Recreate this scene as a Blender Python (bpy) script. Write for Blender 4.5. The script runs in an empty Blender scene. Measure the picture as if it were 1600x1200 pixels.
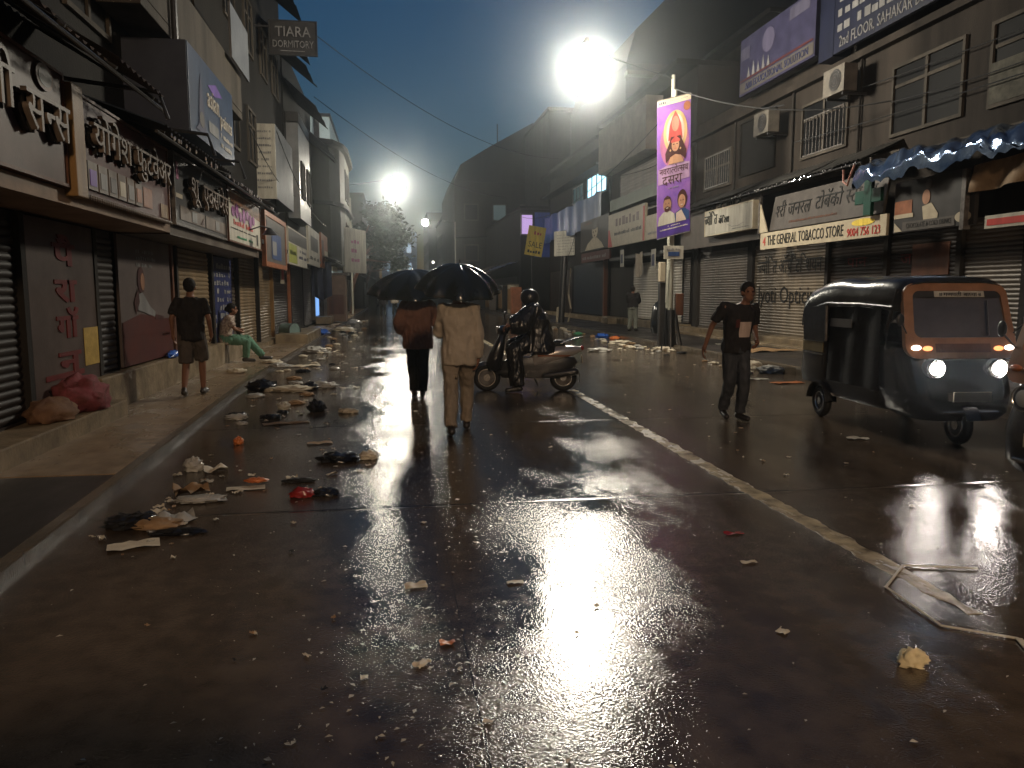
import bpy, bmesh, math, random
from mathutils import Vector, Matrix, noise
V = Vector
R_ = math.radians
random.seed(7)
S = bpy.context.scene
COL = S.collection

# ------------------------------------------------------------ camera, world, exposure
cam = bpy.data.cameras.new("camera"); cam.lens = 27.0; cam.sensor_width = 36.0
cam.clip_start = 0.05; cam.clip_end = 1000
camo = bpy.data.objects.new("camera", cam); COL.objects.link(camo)
camo.location = (0, 0, 1.58)
camo.rotation_euler = (R_(90 - 6.7486), 0, R_(-8.8432))
S.camera = camo
W = bpy.data.worlds.new("World"); S.world = W; W.use_nodes = True
wn = W.node_tree.nodes; wl = W.node_tree.links
sky = wn.new("ShaderNodeTexSky"); sky.sky_type = 'NISHITA'; sky.sun_disc = False
sky.sun_elevation = R_(3.0); sky.sun_rotation = R_(200); sky.ozone_density = 4.8; sky.air_density = 1.4; sky.dust_density = 0.2
bg = wn["Background"]; wl.new(sky.outputs[0], bg.inputs[0]); bg.inputs[1].default_value = 0.088
S.view_settings.view_transform = 'Standard'; S.view_settings.look = 'None'
S.view_settings.gamma = 1.0; S.view_settings.exposure = 0.0; S.view_settings.use_curve_mapping = False
S.cycles.use_denoising = True
S.cycles.max_bounces = 6; S.cycles.diffuse_bounces = 3; S.cycles.glossy_bounces = 3
S.cycles.transmission_bounces = 4; S.cycles.volume_bounces = 0; S.cycles.transparent_max_bounces = 8
S.cycles.sample_clamp_indirect = 4.0
VOXF = 1.0
LAMP_E = 235        # radiance of the street lamp globes
LAMP_REAR = 290
HAZE = 0.0023

# ------------------------------------------------------------ materials
MATS = {}
def nn(nt, t, **kw):
    n = nt.nodes.new(t)
    for k, v in kw.items(): setattr(n, k, v)
    return n
def mat(name, col, rough=0.6, col2=None, scale=3.0, bump=0.0, bscale=40.0, metal=0.0, rough2=None, spec=0.5, coat=0.0, detail=6.0, streak=False, alpha=None):
    """procedural surface: two tones mixed by noise, uneven roughness, fine relief"""
    if name in MATS: return MATS[name]
    if spec == 0.5 and rough >= .4 and metal < .1: spec = 0.16
    m = bpy.data.materials.new(name); m.use_nodes = True; nt = m.node_tree
    b = nt.nodes["Principled BSDF"]
    b.inputs["Metallic"].default_value = metal
    b.inputs["Specular IOR Level"].default_value = spec
    if coat: b.inputs["Coat Weight"].default_value = coat; b.inputs["Coat Roughness"].default_value = 0.12
    tc = nn(nt, "ShaderNodeTexCoord")
    src = tc.outputs["Object"]
    if streak:
        mp = nn(nt, "ShaderNodeMapping"); mp.inputs["Scale"].default_value = (1, 1, 0.16)
        nt.links.new(src, mp.inputs[0]); csrc = mp.outputs[0]
    else: csrc = src
    if col2 is None: col2 = tuple(c * 0.6 for c in col)
    nz = nn(nt, "ShaderNodeTexNoise"); nz.inputs["Scale"].default_value = scale; nz.inputs["Detail"].default_value = detail
    nz.inputs["Roughness"].default_value = 0.62
    nt.links.new(csrc, nz.inputs["Vector"])
    rp = nn(nt, "ShaderNodeValToRGB"); rp.color_ramp.elements[0].position = 0.36; rp.color_ramp.elements[1].position = 0.66
    rp.color_ramp.elements[0].color = (*col2, 1); rp.color_ramp.elements[1].color = (*col, 1)
    nt.links.new(nz.outputs[0], rp.inputs[0]); nt.links.new(rp.outputs[0], b.inputs["Base Color"])
    r2 = rough if rough2 is None else rough2
    mr = nn(nt, "ShaderNodeMapRange"); mr.inputs[1].default_value = 0.35; mr.inputs[2].default_value = 0.65
    mr.inputs[3].default_value = rough; mr.inputs[4].default_value = r2
    nt.links.new(nz.outputs[0], mr.inputs[0]); nt.links.new(mr.outputs[0], b.inputs["Roughness"])
    if bump:
        n2 = nn(nt, "ShaderNodeTexNoise"); n2.inputs["Scale"].default_value = bscale; n2.inputs["Detail"].default_value = 3
        nt.links.new(src, n2.inputs["Vector"])
        bp = nn(nt, "ShaderNodeBump"); bp.inputs["Strength"].default_value = bump; bp.inputs["Distance"].default_value = 0.02
        nt.links.new(n2.outputs[0], bp.inputs["Height"]); nt.links.new(bp.outputs[0], b.inputs["Normal"])
    MATS[name] = m; return m
def glow(name, col, strength):
    if name in MATS: return MATS[name]
    m = bpy.data.materials.new(name); m.use_nodes = True; nt = m.node_tree
    nt.nodes.remove(nt.nodes["Principled BSDF"])
    e = nn(nt, "ShaderNodeEmission"); e.inputs[0].default_value = (*col, 1); e.inputs[1].default_value = strength
    nt.links.new(e.outputs[0], nt.nodes["Material Output"].inputs[0])
    MATS[name] = m; return m
def flat(name, col, rough=0.5): return mat(name, col, rough, tuple(c * 0.58 for c in col), scale=4, bump=0.06, bscale=40, detail=9, streak=True)

def wet_ground(name, c1, c2, rlo, rhi, nlo, nhi, joints=False, bigscale=0.5, jp=None):
    m = bpy.data.materials.new(name); m.use_nodes = True; nt = m.node_tree; L = nt.links.new
    b = nt.nodes["Principled BSDF"]
    tc = nn(nt, "ShaderNodeTexCoord"); P = tc.outputs["Object"]
    big = nn(nt, "ShaderNodeTexNoise"); big.inputs["Scale"].default_value = bigscale; big.inputs["Detail"].default_value = 5; L(P, big.inputs["Vector"])
    mid = nn(nt, "ShaderNodeTexNoise"); mid.inputs["Scale"].default_value = 7; mid.inputs["Detail"].default_value = 8; L(P, mid.inputs["Vector"])
    msk = nn(nt, "ShaderNodeMapRange"); msk.inputs[1].default_value = 0.40; msk.inputs[2].default_value = 0.60
    bt_m = nn(nt, "ShaderNodeMapping"); bt_m.inputs["Scale"].default_value = (1.3, .35, 1); L(P, bt_m.inputs[0])
    bt = nn(nt, "ShaderNodeTexNoise"); bt.inputs["Scale"].default_value = bigscale * 2.2; bt.inputs["Detail"].default_value = 7; bt.inputs["Roughness"].default_value = .65; L(bt_m.outputs[0], bt.inputs["Vector"])
    bmix = nn(nt, "ShaderNodeMix", data_type='FLOAT'); bmix.inputs[0].default_value = 0.5; L(big.outputs[0], bmix.inputs[2]); L(bt.outputs[0], bmix.inputs[3]); L(bmix.outputs[0], msk.inputs[0])
    rp = nn(nt, "ShaderNodeValToRGB"); rp.color_ramp.elements[0].position = 0.36; rp.color_ramp.elements[1].position = 0.62
    rp.color_ramp.elements[0].color = (*c1, 1); rp.color_ramp.elements[1].color = (*c2, 1); 
    trk_m = nn(nt, "ShaderNodeMapping"); trk_m.inputs["Scale"].default_value = (1.6, .10, 1); L(P, trk_m.inputs[0])
    trk = nn(nt, "ShaderNodeTexNoise"); trk.inputs["Scale"].default_value = 1.0; trk.inputs["Detail"].default_value = 6; L(trk_m.outputs[0], trk.inputs["Vector"])
    cm = nn(nt, "ShaderNodeMix", data_type='FLOAT'); cm.inputs[0].default_value = 0.5; L(mid.outputs[0], cm.inputs[2]); L(trk.outputs[0], cm.inputs[3]); L(cm.outputs[0], rp.inputs[0])
    rr = nn(nt, "ShaderNodeMapRange"); rr.inputs[3].default_value = rlo; rr.inputs[4].default_value = rhi; L(msk.outputs[0], rr.inputs[0]); L(rr.outputs[0], b.inputs["Roughness"])
    fine = nn(nt, "ShaderNodeTexNoise"); fine.inputs["Scale"].default_value = 115; fine.inputs["Detail"].default_value = 2; L(P, fine.inputs["Vector"])
    vor = nn(nt, "ShaderNodeTexVoronoi"); vor.inputs["Scale"].default_value = 75; L(P, vor.inputs["Vector"])
    rip = nn(nt, "ShaderNodeTexNoise"); rip.inputs["Scale"].default_value = 11; rip.inputs["Detail"].default_value = 3; L(P, rip.inputs["Vector"])
    add = nn(nt, "ShaderNodeMath", operation='MULTIPLY_ADD'); L(vor.outputs[0], add.inputs[0]); add.inputs[1].default_value = 0.5; L(fine.outputs[0], add.inputs[2])
    st = nn(nt, "ShaderNodeMapRange"); st.inputs[3].default_value = nlo; st.inputs[4].default_value = nhi; L(msk.outputs[0], st.inputs[0])
    bp = nn(nt, "ShaderNodeBump"); bp.inputs["Distance"].default_value = 0.0035; L(st.outputs[0], bp.inputs["Strength"]); L(add.outputs[0], bp.inputs["Height"])
    b2 = nn(nt, "ShaderNodeBump"); b2.inputs["Distance"].default_value = 0.012; b2.inputs["Strength"].default_value = 0.055; L(rip.outputs[0], b2.inputs["Height"]); L(bp.outputs[0], b2.inputs["Normal"])
    last = b2.outputs[0]; colr = rp.outputs[0]
    if joints:
        sx = nn(nt, "ShaderNodeSeparateXYZ"); L(P, sx.inputs[0])
        def groove(sock, off, period, w):
            a = nn(nt, "ShaderNodeMath", operation='ADD'); L(sock, a.inputs[0]); a.inputs[1].default_value = off
            pp = nn(nt, "ShaderNodeMath", operation='PINGPONG'); L(a.outputs[0], pp.inputs[0]); pp.inputs[1].default_value = period / 2
            g = nn(nt, "ShaderNodeMapRange"); g.inputs[1].default_value = 0.0; g.inputs[2].default_value = w; g.inputs[3].default_value = 0; g.inputs[4].default_value = 1
            L(pp.outputs[0], g.inputs[0]); return g.outputs[0]
        g1 = groove(sx.outputs[1], -5.62 + 36, jp or 3.6, 0.03 if not jp else .012); g2 = groove(sx.outputs[0], -0.3 + 26, 2.6, 0.006)
        mn = nn(nt, "ShaderNodeMath", operation='MINIMUM'); L(g1, mn.inputs[0]); L(g2, mn.inputs[1])
        b3 = nn(nt, "ShaderNodeBump"); b3.inputs["Distance"].default_value = 0.012; b3.inputs["Strength"].default_value = 0.3; L(g1, b3.inputs["Height"]); L(last, b3.inputs["Normal"]); last = b3.outputs[0]
        mx = nn(nt, "ShaderNodeMix", data_type='RGBA'); L(mn.outputs[0], mx.inputs[0]); mx.inputs[6].default_value = (0.020, 0.016, 0.012, 1); L(colr, mx.inputs[7]); colr = mx.outputs[2]
    L(colr, b.inputs["Base Color"]); L(last, b.inputs["Normal"])
    b.inputs["Specular IOR Level"].default_value = 0.5
    MATS[name] = m; return m

# ------------------------------------------------------------ objects and meshes
def base_of(p):
    b = V((0, 0, 0))
    while p is not None: b += p.location; p = p.parent
    return b
def tag(o, label=None, cat=None, group=None, kind=None):
    if label: o["label"] = label
    if cat: o["category"] = cat
    if group: o["group"] = group
    if kind: o["kind"] = kind
    return o
def thing(name, label, cat, loc=(0, 0, 0), group=None):
    o = bpy.data.objects.new(name, None); COL.objects.link(o); o.location = loc; o.empty_display_size = 0.2
    return tag(o, label, cat, group)
class MB:
    def __init__(s): s.v = []; s.f = []
    def quad(s, *pts):
        k = len(s.v); s.v += [V(p) for p in pts]; s.f.append(tuple(range(k, k + len(pts)))); return s
    def obox(s, O, A, B, C, a0, a1, b0, b1, c0, c1):
        O, A, B, C = V(O), V(A), V(B), V(C); k = len(s.v)
        for c in (c0, c1):
            for b in (b0, b1):
                for a in (a0, a1): s.v.append(O + A * a + B * b + C * c)
        for f in ((0, 2, 3, 1), (4, 5, 7, 6), (0, 1, 5, 4), (2, 6, 7, 3), (0, 4, 6, 2), (1, 3, 7, 5)): s.f.append(tuple(k + i for i in f))
        return s
    def box(s, x0, x1, y0, y1, z0, z1): return s.obox((0, 0, 0), (1, 0, 0), (0, 1, 0), (0, 0, 1), x0, x1, y0, y1, z0, z1)
    def rings(s, rs, cap=True, closed=False):
        k0 = len(s.v); n = len(rs[0])
        for r in rs: s.v += [V(p) for p in r]
        m = len(rs)
        for i in range(m if closed else m - 1):
            a = k0 + i * n; b = k0 + ((i + 1) % m) * n
            for j in range(n): s.f.append((a + j, a + (j + 1) % n, b + (j + 1) % n, b + j))
        if cap and not closed:
            s.f.append(tuple(k0 + j for j in reversed(range(n)))); s.f.append(tuple(k0 + (m - 1) * n + j for j in range(n)))
        return s
    def tube(s, pts, r, n=8, r1=None, cap=True):
        pts = [V(p) for p in pts]; m = len(pts); rs = []; up = V((0, 0, 1))
        for i, p in enumerate(pts):
            d = (pts[min(i + 1, m - 1)] - pts[max(i - 1, 0)]).normalized()
            a = d.cross(up)
            if a.length < 0.05: a = d.cross(V((1, 0, 0)))
            a.normalize(); b = d.cross(a); rad = r if r1 is None else r + (r1 - r) * i / max(m - 1, 1)
            rs.append([p + (a * math.cos(t) + b * math.sin(t)) * rad for t in [2 * math.pi * j / n for j in range(n)]])
        return s.rings(rs, cap)
    def ell(s, c, r, n=12, m=8, rot=None):
        c = V(c); M = rot or Matrix.Identity(3); rs = []
        for i in range(m + 1):
            t = math.pi * (i + (0.12 if i == 0 else (-0.12 if i == m else 0))) / m
            rs.append([c + M @ V((r[0] * math.sin(t) * math.cos(2 * math.pi * j / n), r[1] * math.sin(t) * math.sin(2 * math.pi * j / n), r[2] * math.cos(t))) for j in range(n)])
        return s.rings(rs)
    def cap(s, p0, p1, r0, r1, n=12, sx=1.0, ends=(True, True)):
        p0, p1 = V(p0), V(p1); d = (p1 - p0).normalized(); a = d.cross(V((0, 1, 0)))
        if a.length < 0.1: a = d.cross(V((1, 0, 0)))
        a.normalize(); b = d.cross(a); rs = []
        def ring(c, r): rs.append([c + (a * math.cos(2 * math.pi * j / n) * sx + b * math.sin(2 * math.pi * j / n)) * r for j in range(n)])
        if ends[0]:
            for t in (80, 55, 28): ring(p0 - d * r0 * math.sin(R_(t)), r0 * math.cos(R_(t)))
        for t in (0, .33, .67, 1): ring(p0.lerp(p1, t), r0 + (r1 - r0) * t)
        if ends[1]:
            for t in (28, 55, 80): ring(p1 + d * r1 * math.sin(R_(t)), r1 * math.cos(R_(t)))
        return s.rings(rs)
    def loft(s, rs, n=20, pw=2.0):
        """rs: (centre, rx, ry) horizontal superelliptic rings"""
        out = []
        for c, rx, ry in rs:
            c = V(c); o = []
            for j in range(n):
                t = 2 * math.pi * j / n; ct, st = math.cos(t), math.sin(t)
                o.append(c + V((rx * math.copysign(abs(ct) ** (2 / pw), ct), ry * math.copysign(abs(st) ** (2 / pw), st), 0)))
            out.append(o)
        return s.rings(out)
    def torus(s, c, ax, R, r, n=28, m=10, sy=1.0):
        c = V(c); ax = V(ax).normalized(); a = ax.cross(V((0, 0, 1)))
        if a.length < .1: a = ax.cross(V((0, 1, 0)))
        a.normalize(); b = ax.cross(a); rs = []
        for i in range(n):
            t = 2 * math.pi * i / n; d = a * math.cos(t) + b * math.sin(t)
            rs.append([c + d * (R + r * math.cos(q)) + ax * r * sy * math.sin(q) for q in [2 * math.pi * j / m for j in range(m)]])
        return s.rings(rs, closed=True)
    def disc(s, c, ax, r, t, n=20):
        c = V(c); ax = V(ax).normalized(); return s.cyl(c - ax * t / 2, c + ax * t / 2, r, r, n)
    def cyl(s, p0, p1, r0, r1=None, n=16):
        r1 = r0 if r1 is None else r1
        p0, p1 = V(p0), V(p1); d = (p1 - p0).normalized(); a = d.cross(V((0, 0, 1)))
        if a.length < .1: a = d.cross(V((0, 1, 0)))
        a.normalize(); b = d.cross(a)
        return s.rings([[p + (a * math.cos(t) + b * math.sin(t)) * r for t in [2 * math.pi * j / n for j in range(n)]] for p, r in ((p0, r0), (p1, r1))])
    def grid(s, fn, nu, nv):
        k = len(s.v)
        for i in range(nu + 1):
            for j in range(nv + 1): s.v.append(V(fn(i / nu, j / nv)))
        for i in range(nu):
            for j in range(nv): a = k + i * (nv + 1) + j; s.f.append((a, a + nv + 1, a + nv + 2, a + 1))
        return s
    def add(s, vs, fs):
        k = len(s.v); s.v += [V(v) for v in vs]; s.f += [tuple(k + i for i in f) for f in fs]; return s
    def xf(s, M): s.v = [M @ v for v in s.v]; return s
    def mesh(s, name, off=V((0, 0, 0)), smooth=False, bevel=0, fix=True):
        me = bpy.data.meshes.new(name); me.from_pydata([v - off for v in s.v], [], s.f)
        bm = bmesh.new(); bm.from_mesh(me)
        if fix: bmesh.ops.recalc_face_normals(bm, faces=bm.faces)
        if bevel:
            es = [e for e in bm.edges if len(e.link_faces) == 2 and e.calc_face_angle(0) > 0.6]
            bmesh.ops.bevel(bm, geom=es, offset=bevel, segments=2, profile=0.6, affect='EDGES', clamp_overlap=True)
        bm.to_mesh(me); bm.free()
        if smooth:
            me.polygons.foreach_set("use_smooth", [True] * len(me.polygons))
            me.set_sharp_from_angle(angle=R_(50 if smooth is True else smooth))
        me.update(); return me
    def build(s, name, m, parent=None, smooth=False, bevel=0, label=None, fix=True):
        me = s.mesh(name, base_of(parent), smooth, bevel, fix); me.materials.append(m)
        o = bpy.data.objects.new(name, me); COL.objects.link(o); o.parent = parent
        if label: o["label"] = label
        return o
    def single(s, name, m, label, cat, group=None, smooth=False, bevel=0, kind=None, fix=True):
        xs = [v.x for v in s.v]; ys = [v.y for v in s.v]; zs = [v.z for v in s.v]
        c = V(((min(xs) + max(xs)) / 2, (min(ys) + max(ys)) / 2, min(zs)))
        me = s.mesh(name, c, smooth, bevel, fix); me.materials.append(m)
        o = bpy.data.objects.new(name, me); COL.objects.link(o); o.location = c
        return tag(o, label, cat, group, kind)
def struct(mb, name, m, smooth=False, bevel=0):
    o = mb.build(name, m, None, smooth, bevel); o["kind"] = "structure"; return o
def copy_tree(o, parent=None):
    c = o.copy(); COL.objects.link(c); c.parent = parent
    for ch in [x for x in bpy.data.objects if x.parent == o]: copy_tree(ch, c)
    return c
def tree_of(root):
    out = [root]; i = 0
    while i < len(out): out += [x for x in bpy.data.objects if x.parent == out[i]]; i += 1
    return out

def remeshed(mb, name, m, parent, voxel=0.010, smooth=6, wrinkle=0.0, wscale=9.0, seed=0):
    """one continuous skin grown round overlapping volumes"""
    voxel = voxel * (VOXF if voxel > .007 else 1); me0 = mb.mesh("tmp"); o = bpy.data.objects.new("tmp", me0); COL.objects.link(o)
    r = o.modifiers.new("r", 'REMESH'); r.mode = 'VOXEL'; r.voxel_size = voxel; r.use_smooth_shade = True
    if smooth: s = o.modifiers.new("s", 'SMOOTH'); s.iterations = smooth; s.factor = 0.5
    dg = bpy.context.evaluated_depsgraph_get(); me = bpy.data.meshes.new_from_object(o.evaluated_get(dg))
    bpy.data.objects.remove(o); bpy.data.meshes.remove(me0)
    if wrinkle:
        me.update()
        for v in me.vertices:
            p = v.co; q = V((p.x * wscale, p.y * wscale, p.z * wscale * 0.45 + seed))
            v.co = p + v.normal * ((noise.noise(q) * .6 + (.28 - abs(noise.noise(q * 1.7 + V((4, 1, p.x * 3))))) * .9 + noise.noise(q * 3.1) * .3) * wrinkle)
    off = base_of(parent)
    for v in me.vertices: v.co -= off
    me.name = name; me.materials.clear(); me.materials.append(m)
    me.polygons.foreach_set("use_smooth", [True] * len(me.polygons)); me.update()
    ob = bpy.data.objects.new(name, me); COL.objects.link(ob); ob.parent = parent
    return ob

# ------------------------------------------------------------ lettering (Latin and Devanagari, glyphs set one by one)
_tc = {}; BOLD = 0.0
MARKS = "ािीुूृेैोौंःँ्ॅॉ"
def glyph(ch):
    if (ch, BOLD) in _tc: return _tc[(ch, BOLD)]
    c = bpy.data.curves.new('t', 'FONT'); c.body = ch; c.resolution_u = 2; c.offset = BOLD
    o = bpy.data.objects.new('t', c); COL.objects.link(o)
    me = bpy.data.meshes.new_from_object(o.evaluated_get(bpy.context.evaluated_depsgraph_get()))
    r = ([v.co.copy() for v in me.vertices], [tuple(p.vertices) for p in me.polygons])
    bpy.data.objects.remove(o); bpy.data.curves.remove(c); bpy.data.meshes.remove(me)
    _tc[(ch, BOLD)] = r; return r
def text_geo(txt, gap=0.0):
    """returns verts/faces of a line of text, height about 0.7; '~' after a consonant makes its half form"""
    dev = any('\u0900' <= c <= '\u097f' for c in txt)
    if not dev: return glyph(txt)
    out_v, out_f = [], []; x = 0.0; i = 0
    units = []
    while i < len(txt):
        u = txt[i]; i += 1; half = False
        while i < len(txt) and (txt[i] in MARKS or txt[i] == '~'):
            if txt[i] == '~': half = True
            else: u += txt[i]
            i += 1
        if 'ि' in u: units.append(('ि', False)); u = u.replace('ि', '')
        units.append((u, half))
    for u, half in units:
        if u == ' ': x += 0.28; continue
        vs, fs = glyph(u)
        if not vs: continue
        b = glyph(u[0])[0]; sp = u[0] + ''.join(c for c in u[1:] if c in "ाीोौॉः")
        b = glyph(sp)[0]
        x0 = min(v.x for v in b); x1 = max(v.x for v in b)
        if half:
            cut = x0 + (x1 - x0) * 0.66
            bm = bmesh.new(); bv = [bm.verts.new(v) for v in vs]
            for f in fs:
                try: bm.faces.new([bv[k] for k in f])
                except ValueError: pass
            bmesh.ops.bisect_plane(bm, geom=bm.verts[:] + bm.edges[:] + bm.faces[:], plane_co=(cut, 0, 0), plane_no=(1, 0, 0), clear_outer=True)
            bm.verts.index_update(); vs = [v.co.copy() for v in bm.verts]; fs = [tuple(v.index for v in f.verts) for f in bm.faces]; bm.free(); x1 = cut
        k = len(out_v); out_v += [V((v.x - x0 + x, v.y, 0)) for v in vs]; out_f += [tuple(k + q for q in f) for f in fs]
        x += (x1 - x0) - 0.015 + gap
    return out_v, out_f
def lettering(parent, txt, O, A, B, h, m, width=None, center=False, depth=0.012, name="lettering", gap=0.0, lift=0.0, label=None):
    vs, fs = text_geo(txt, gap)
    if not vs: return None
    x0 = min(v.x for v in vs); x1 = max(v.x for v in vs); sc = h / 0.73
    sx = width / (x1 - x0) if width else sc
    O, A, B = V(O), V(A), V(B); N = A.cross(B)
    mb = MB(); w = (x1 - x0) * sx; off = -w / 2 if center else 0
    P = [O + A * ((v.x - x0) * sx + off) + B * (v.y * sc) for v in vs]
    k = len(P); n1 = N * (lift + depth); n0 = N * lift
    mb.v = [p + n1 for p in P] + [p + n0 for p in P]
    mb.f = list(fs)
    cnt = {}
    for f in fs:
        for a, b in zip(f, f[1:] + f[:1]): cnt[(a, b)] = 1
    for (a, b) in list(cnt):
        if (b, a) not in cnt: mb.f.append((b, a, a + k, b + k))
    return mb.build(name, m, parent, fix=False, label=label)
LF = (V((0, 1, 0)), V((0, 0, 1)))     # boards on the left row face +x
RF = (V((0, -1, 0)), V((0, 0, 1)))    # boards on the right row face -x
CF = (V((1, 0, 0)), V((0, 0, 1)))     # boards that face the camera
def board(name, label, O, AB, w, h, m, thick=0.06, frame=None, fm=None, cat="sign", group=None, tilt=0.0):
    A, B = AB; 
    if tilt: B = (Matrix.Rotation(tilt, 3, A) @ B)
    N = A.cross(B); O = V(O)
    t = thing(name, label, cat, O, group)
    MB().obox(O, A, B, N, 0, w, 0, h, -thick, 0).build("panel", m, t, bevel=0.004)
    if frame:
        f = MB(); q = frame
        f.obox(O, A, B, N, -q, w + q, -q, 0.0, -thick - .003, .018).obox(O, A, B, N, -q, w + q, h, h + q, -thick - .003, .018)
        f.obox(O, A, B, N, -q, -.001, .001, h - .001, -thick - .002, .017).obox(O, A, B, N, w + .001, w + q, .001, h - .001, -thick - .002, .017)
        f.build("frame", fm or M_metal, t)
    t["_A"] = A; t["_B"] = B
    return t
def on(t, a, b): return V(t.location) + V(t["_A"]) * a + V(t["_B"]) * b
def patch(t, a0, a1, b0, b1, m, name="picture", lift=0.004, th=0.004, label=None):
    A, B = V(t["_A"]), V(t["_B"]); N = A.cross(B)
    return MB().obox(V(t.location), A, B, N, a0, a1, b0, b1, lift, lift + th).build(name, m, t, label=label)
def put(t, txt, a, b, h, m, **k): return lettering(t, txt, on(t, a, b), V(t["_A"]), V(t["_B"]), h, m, **k)
def poly(t, pts, m, name="picture", lift=0.008, th=0.003, label=None):
    """a flat outline printed on board t, pts in board units"""
    A, B = V(t["_A"]), V(t["_B"]); N = A.cross(B); mb = MB(); n = len(pts)
    mb.v = [on(t, a, b) + N * (lift + th) for a, b in pts] + [on(t, a, b) + N * lift for a, b in pts]
    mb.f = [tuple(range(n)), tuple(range(2 * n - 1, n - 1, -1))] + [(i, n + i, n + (i + 1) % n, (i + 1) % n) for i in range(n)]
    return mb.build(name, m, t, label=label)
def oval(ca, cb, ra, rb, n=20): return [(ca + ra * math.cos(2 * math.pi * i / n), cb + rb * math.sin(2 * math.pi * i / n)) for i in range(n)]
def scribble(t, a0, a1, b, h, m, n=14, name="small_print", seed=1):
    """rows of tiny unreadable marks, as small print looks from afar"""
    rd = random.Random(seed); A, B = V(t["_A"]), V(t["_B"]); N = A.cross(B); mb = MB(); a = a0; st = (a1 - a0) / n
    for i in range(n):
        if rd.random() < .12: a += st; continue
        hh = h * rd.uniform(.6, 1); w = st * rd.uniform(.5, .85)
        mb.obox(V(t.location), A, B, N, a, a + w, b, b + hh, .004, .008); a += st
    return mb.build(name, m, t)
# ------------------------------------------------------------ palette
M_metal = mat("painted_metal", (.16, .15, .14), .4, (.07, .06, .055), 8, .1)
M_dark = mat("dark_metal", (.035, .033, .032), .35, (.018, .017, .016), 9, .1)
M_steel = mat("bright_steel", (.6, .6, .58), .25, (.35, .34, .33), 12, .05, metal=1)
M_galv = mat("galvanised_pole", (.34, .33, .27), .42, (.2, .19, .15), 6, .1, streak=True)
M_black = mat("black_plastic", (.012, .012, .013), .3, (.02, .02, .02), 10, .05)
M_wallR = mat("weathered_cream_plaster", (.040, .032, .026), .85, (.014, .011, .009), 1.1, .25, 30, streak=True)
M_wallD = mat("mouldy_plaster", (.019, .0165, .014), .85, (.009, .008, .007), .9, .3, 25, streak=True)
M_wallG = mat("grey_plaster", (.030, .026, .022), .85, (.013, .011, .010), .8, .3, 25, streak=True)
M_conc = mat("stained_concrete", (.085, .072, .058), .8, (.035, .03, .024), 1.6, .3, 30, streak=True)
M_plinth = mat("wet_plinth_plaster", (.22, .165, .10), .55, (.11, .082, .052), 2.5, .3, 26, rough2=.3)
M_shut = mat("steel_shutter", (.10, .078, .058), .45, (.05, .039, .03), 1.8, .08, 60, metal=.25, streak=True)
M_shutT = mat("tan_shutter", (.20, .14, .08), .5, (.11, .078, .046), 1.8, .1, 50, streak=True)
M_shutB = mat("dark_shutter", (.03, .022, .018), .5, (.015, .011, .009), 1.6, .1, 50, streak=True)
M_shutP = mat("pale_shutter", (.19, .15, .105), .42, (.095, .074, .052), 1.6, .05, 50, metal=.2, streak=True)
M_blueblack = mat("blue_black_door", (.02, .026, .035), .45, (.012, .015, .02), 2, .1)
M_glassD = mat("dark_window_glass", (.008, .008, .009), .5, (.011, .011, .011), 2, spec=.03)
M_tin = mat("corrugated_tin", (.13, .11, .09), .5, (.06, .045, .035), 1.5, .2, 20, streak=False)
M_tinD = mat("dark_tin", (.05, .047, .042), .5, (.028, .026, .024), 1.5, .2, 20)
M_wood = mat("ochre_painted_wood", (.22, .125, .045), .5, (.13, .07, .025), 4, .15, streak=True)
M_rust = mat("brown_paint", (.12, .05, .028), .5, (.07, .03, .018), 4, .15, streak=True)
M_orange = mat("orange_paint", (.27, .10, .045), .45, (.17, .06, .026), 4, .1)
M_white = flat("white_board", (.44, .41, .34)); M_wlL = flat("shaded_lettering", (.15, .115, .09))  # M_wlL: darker copy of the white lettering, left row's dimness put into its colour
M_cream = mat("cream_board", (.42, .36, .26), .5, (.33, .28, .2), 4, .05)
M_sansboard = mat("beige_board", (.09, .052, .042), .5, (.062, .036, .029), 3, .05)
M_maroon = mat("maroon_board", (.075, .018, .014), .45, (.055, .017, .015), 3, .05)
M_red = flat("red_paint", (.5, .05, .04)); M_blk = flat("black_lettering", (.012, .011, .010)); M_wl = flat("white_lettering", (.55, .5, .42))
M_dkred = flat("dark_red_lettering", (.14, .02, .02)); M_purple = flat("purple_print", (.22, .06, .2)); M_yel = flat("yellow_print", (.75, .55, .08))
M_green = flat("green_print", (.02, .2, .09)); M_blue = flat("blue_print", (.03, .06, .16)); M_navy = flat("navy_board", (.025, .03, .085)); M_navyD = flat("dark_navy_board", (.010, .012, .03))
M_greyb = mat("grey_board", (.085, .074, .066), .5, (.055, .048, .043), 3, .05); M_char = mat("charcoal_board", (.04, .037, .036), .45, (.025, .023, .022), 3, .05)
M_skinp = flat("printed_skin", (.33, .17, .10)); M_grey = flat("grey_print", (.2, .195, .19)); M_violet = flat("violet_print", (.16, .075, .38))
M_pink = flat("pink_print", (.35, .12, .21)); M_gold = flat("gold_print", (.5, .33, .15)); M_halo = flat("pale_print", (.55, .43, .36)); M_hair = flat("dark_print", (.06, .02, .018))
M_tealb = mat("blue_box_panel", (.03, .052, .10), .4, (.02, .035, .07), 3, .05); M_greyblue = mat("grey_blue_sheet", (.05, .058, .08), .45, (.035, .04, .06), 2, .05)
M_tarpB = mat("blue_tarpaulin", (.025, .06, .17), .35, (.015, .035, .10), 2, .2, 20)
M_silver = mat("wet_plastic_sheet", (.20, .26, .36), .13, (.04, .08, .17), 2.5, .2, 16, metal=.75)
M_sheet = mat("white_metal_sheet", (.20, .205, .21), .4, (.14, .143, .147), 2, .06, metal=.2)
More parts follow.
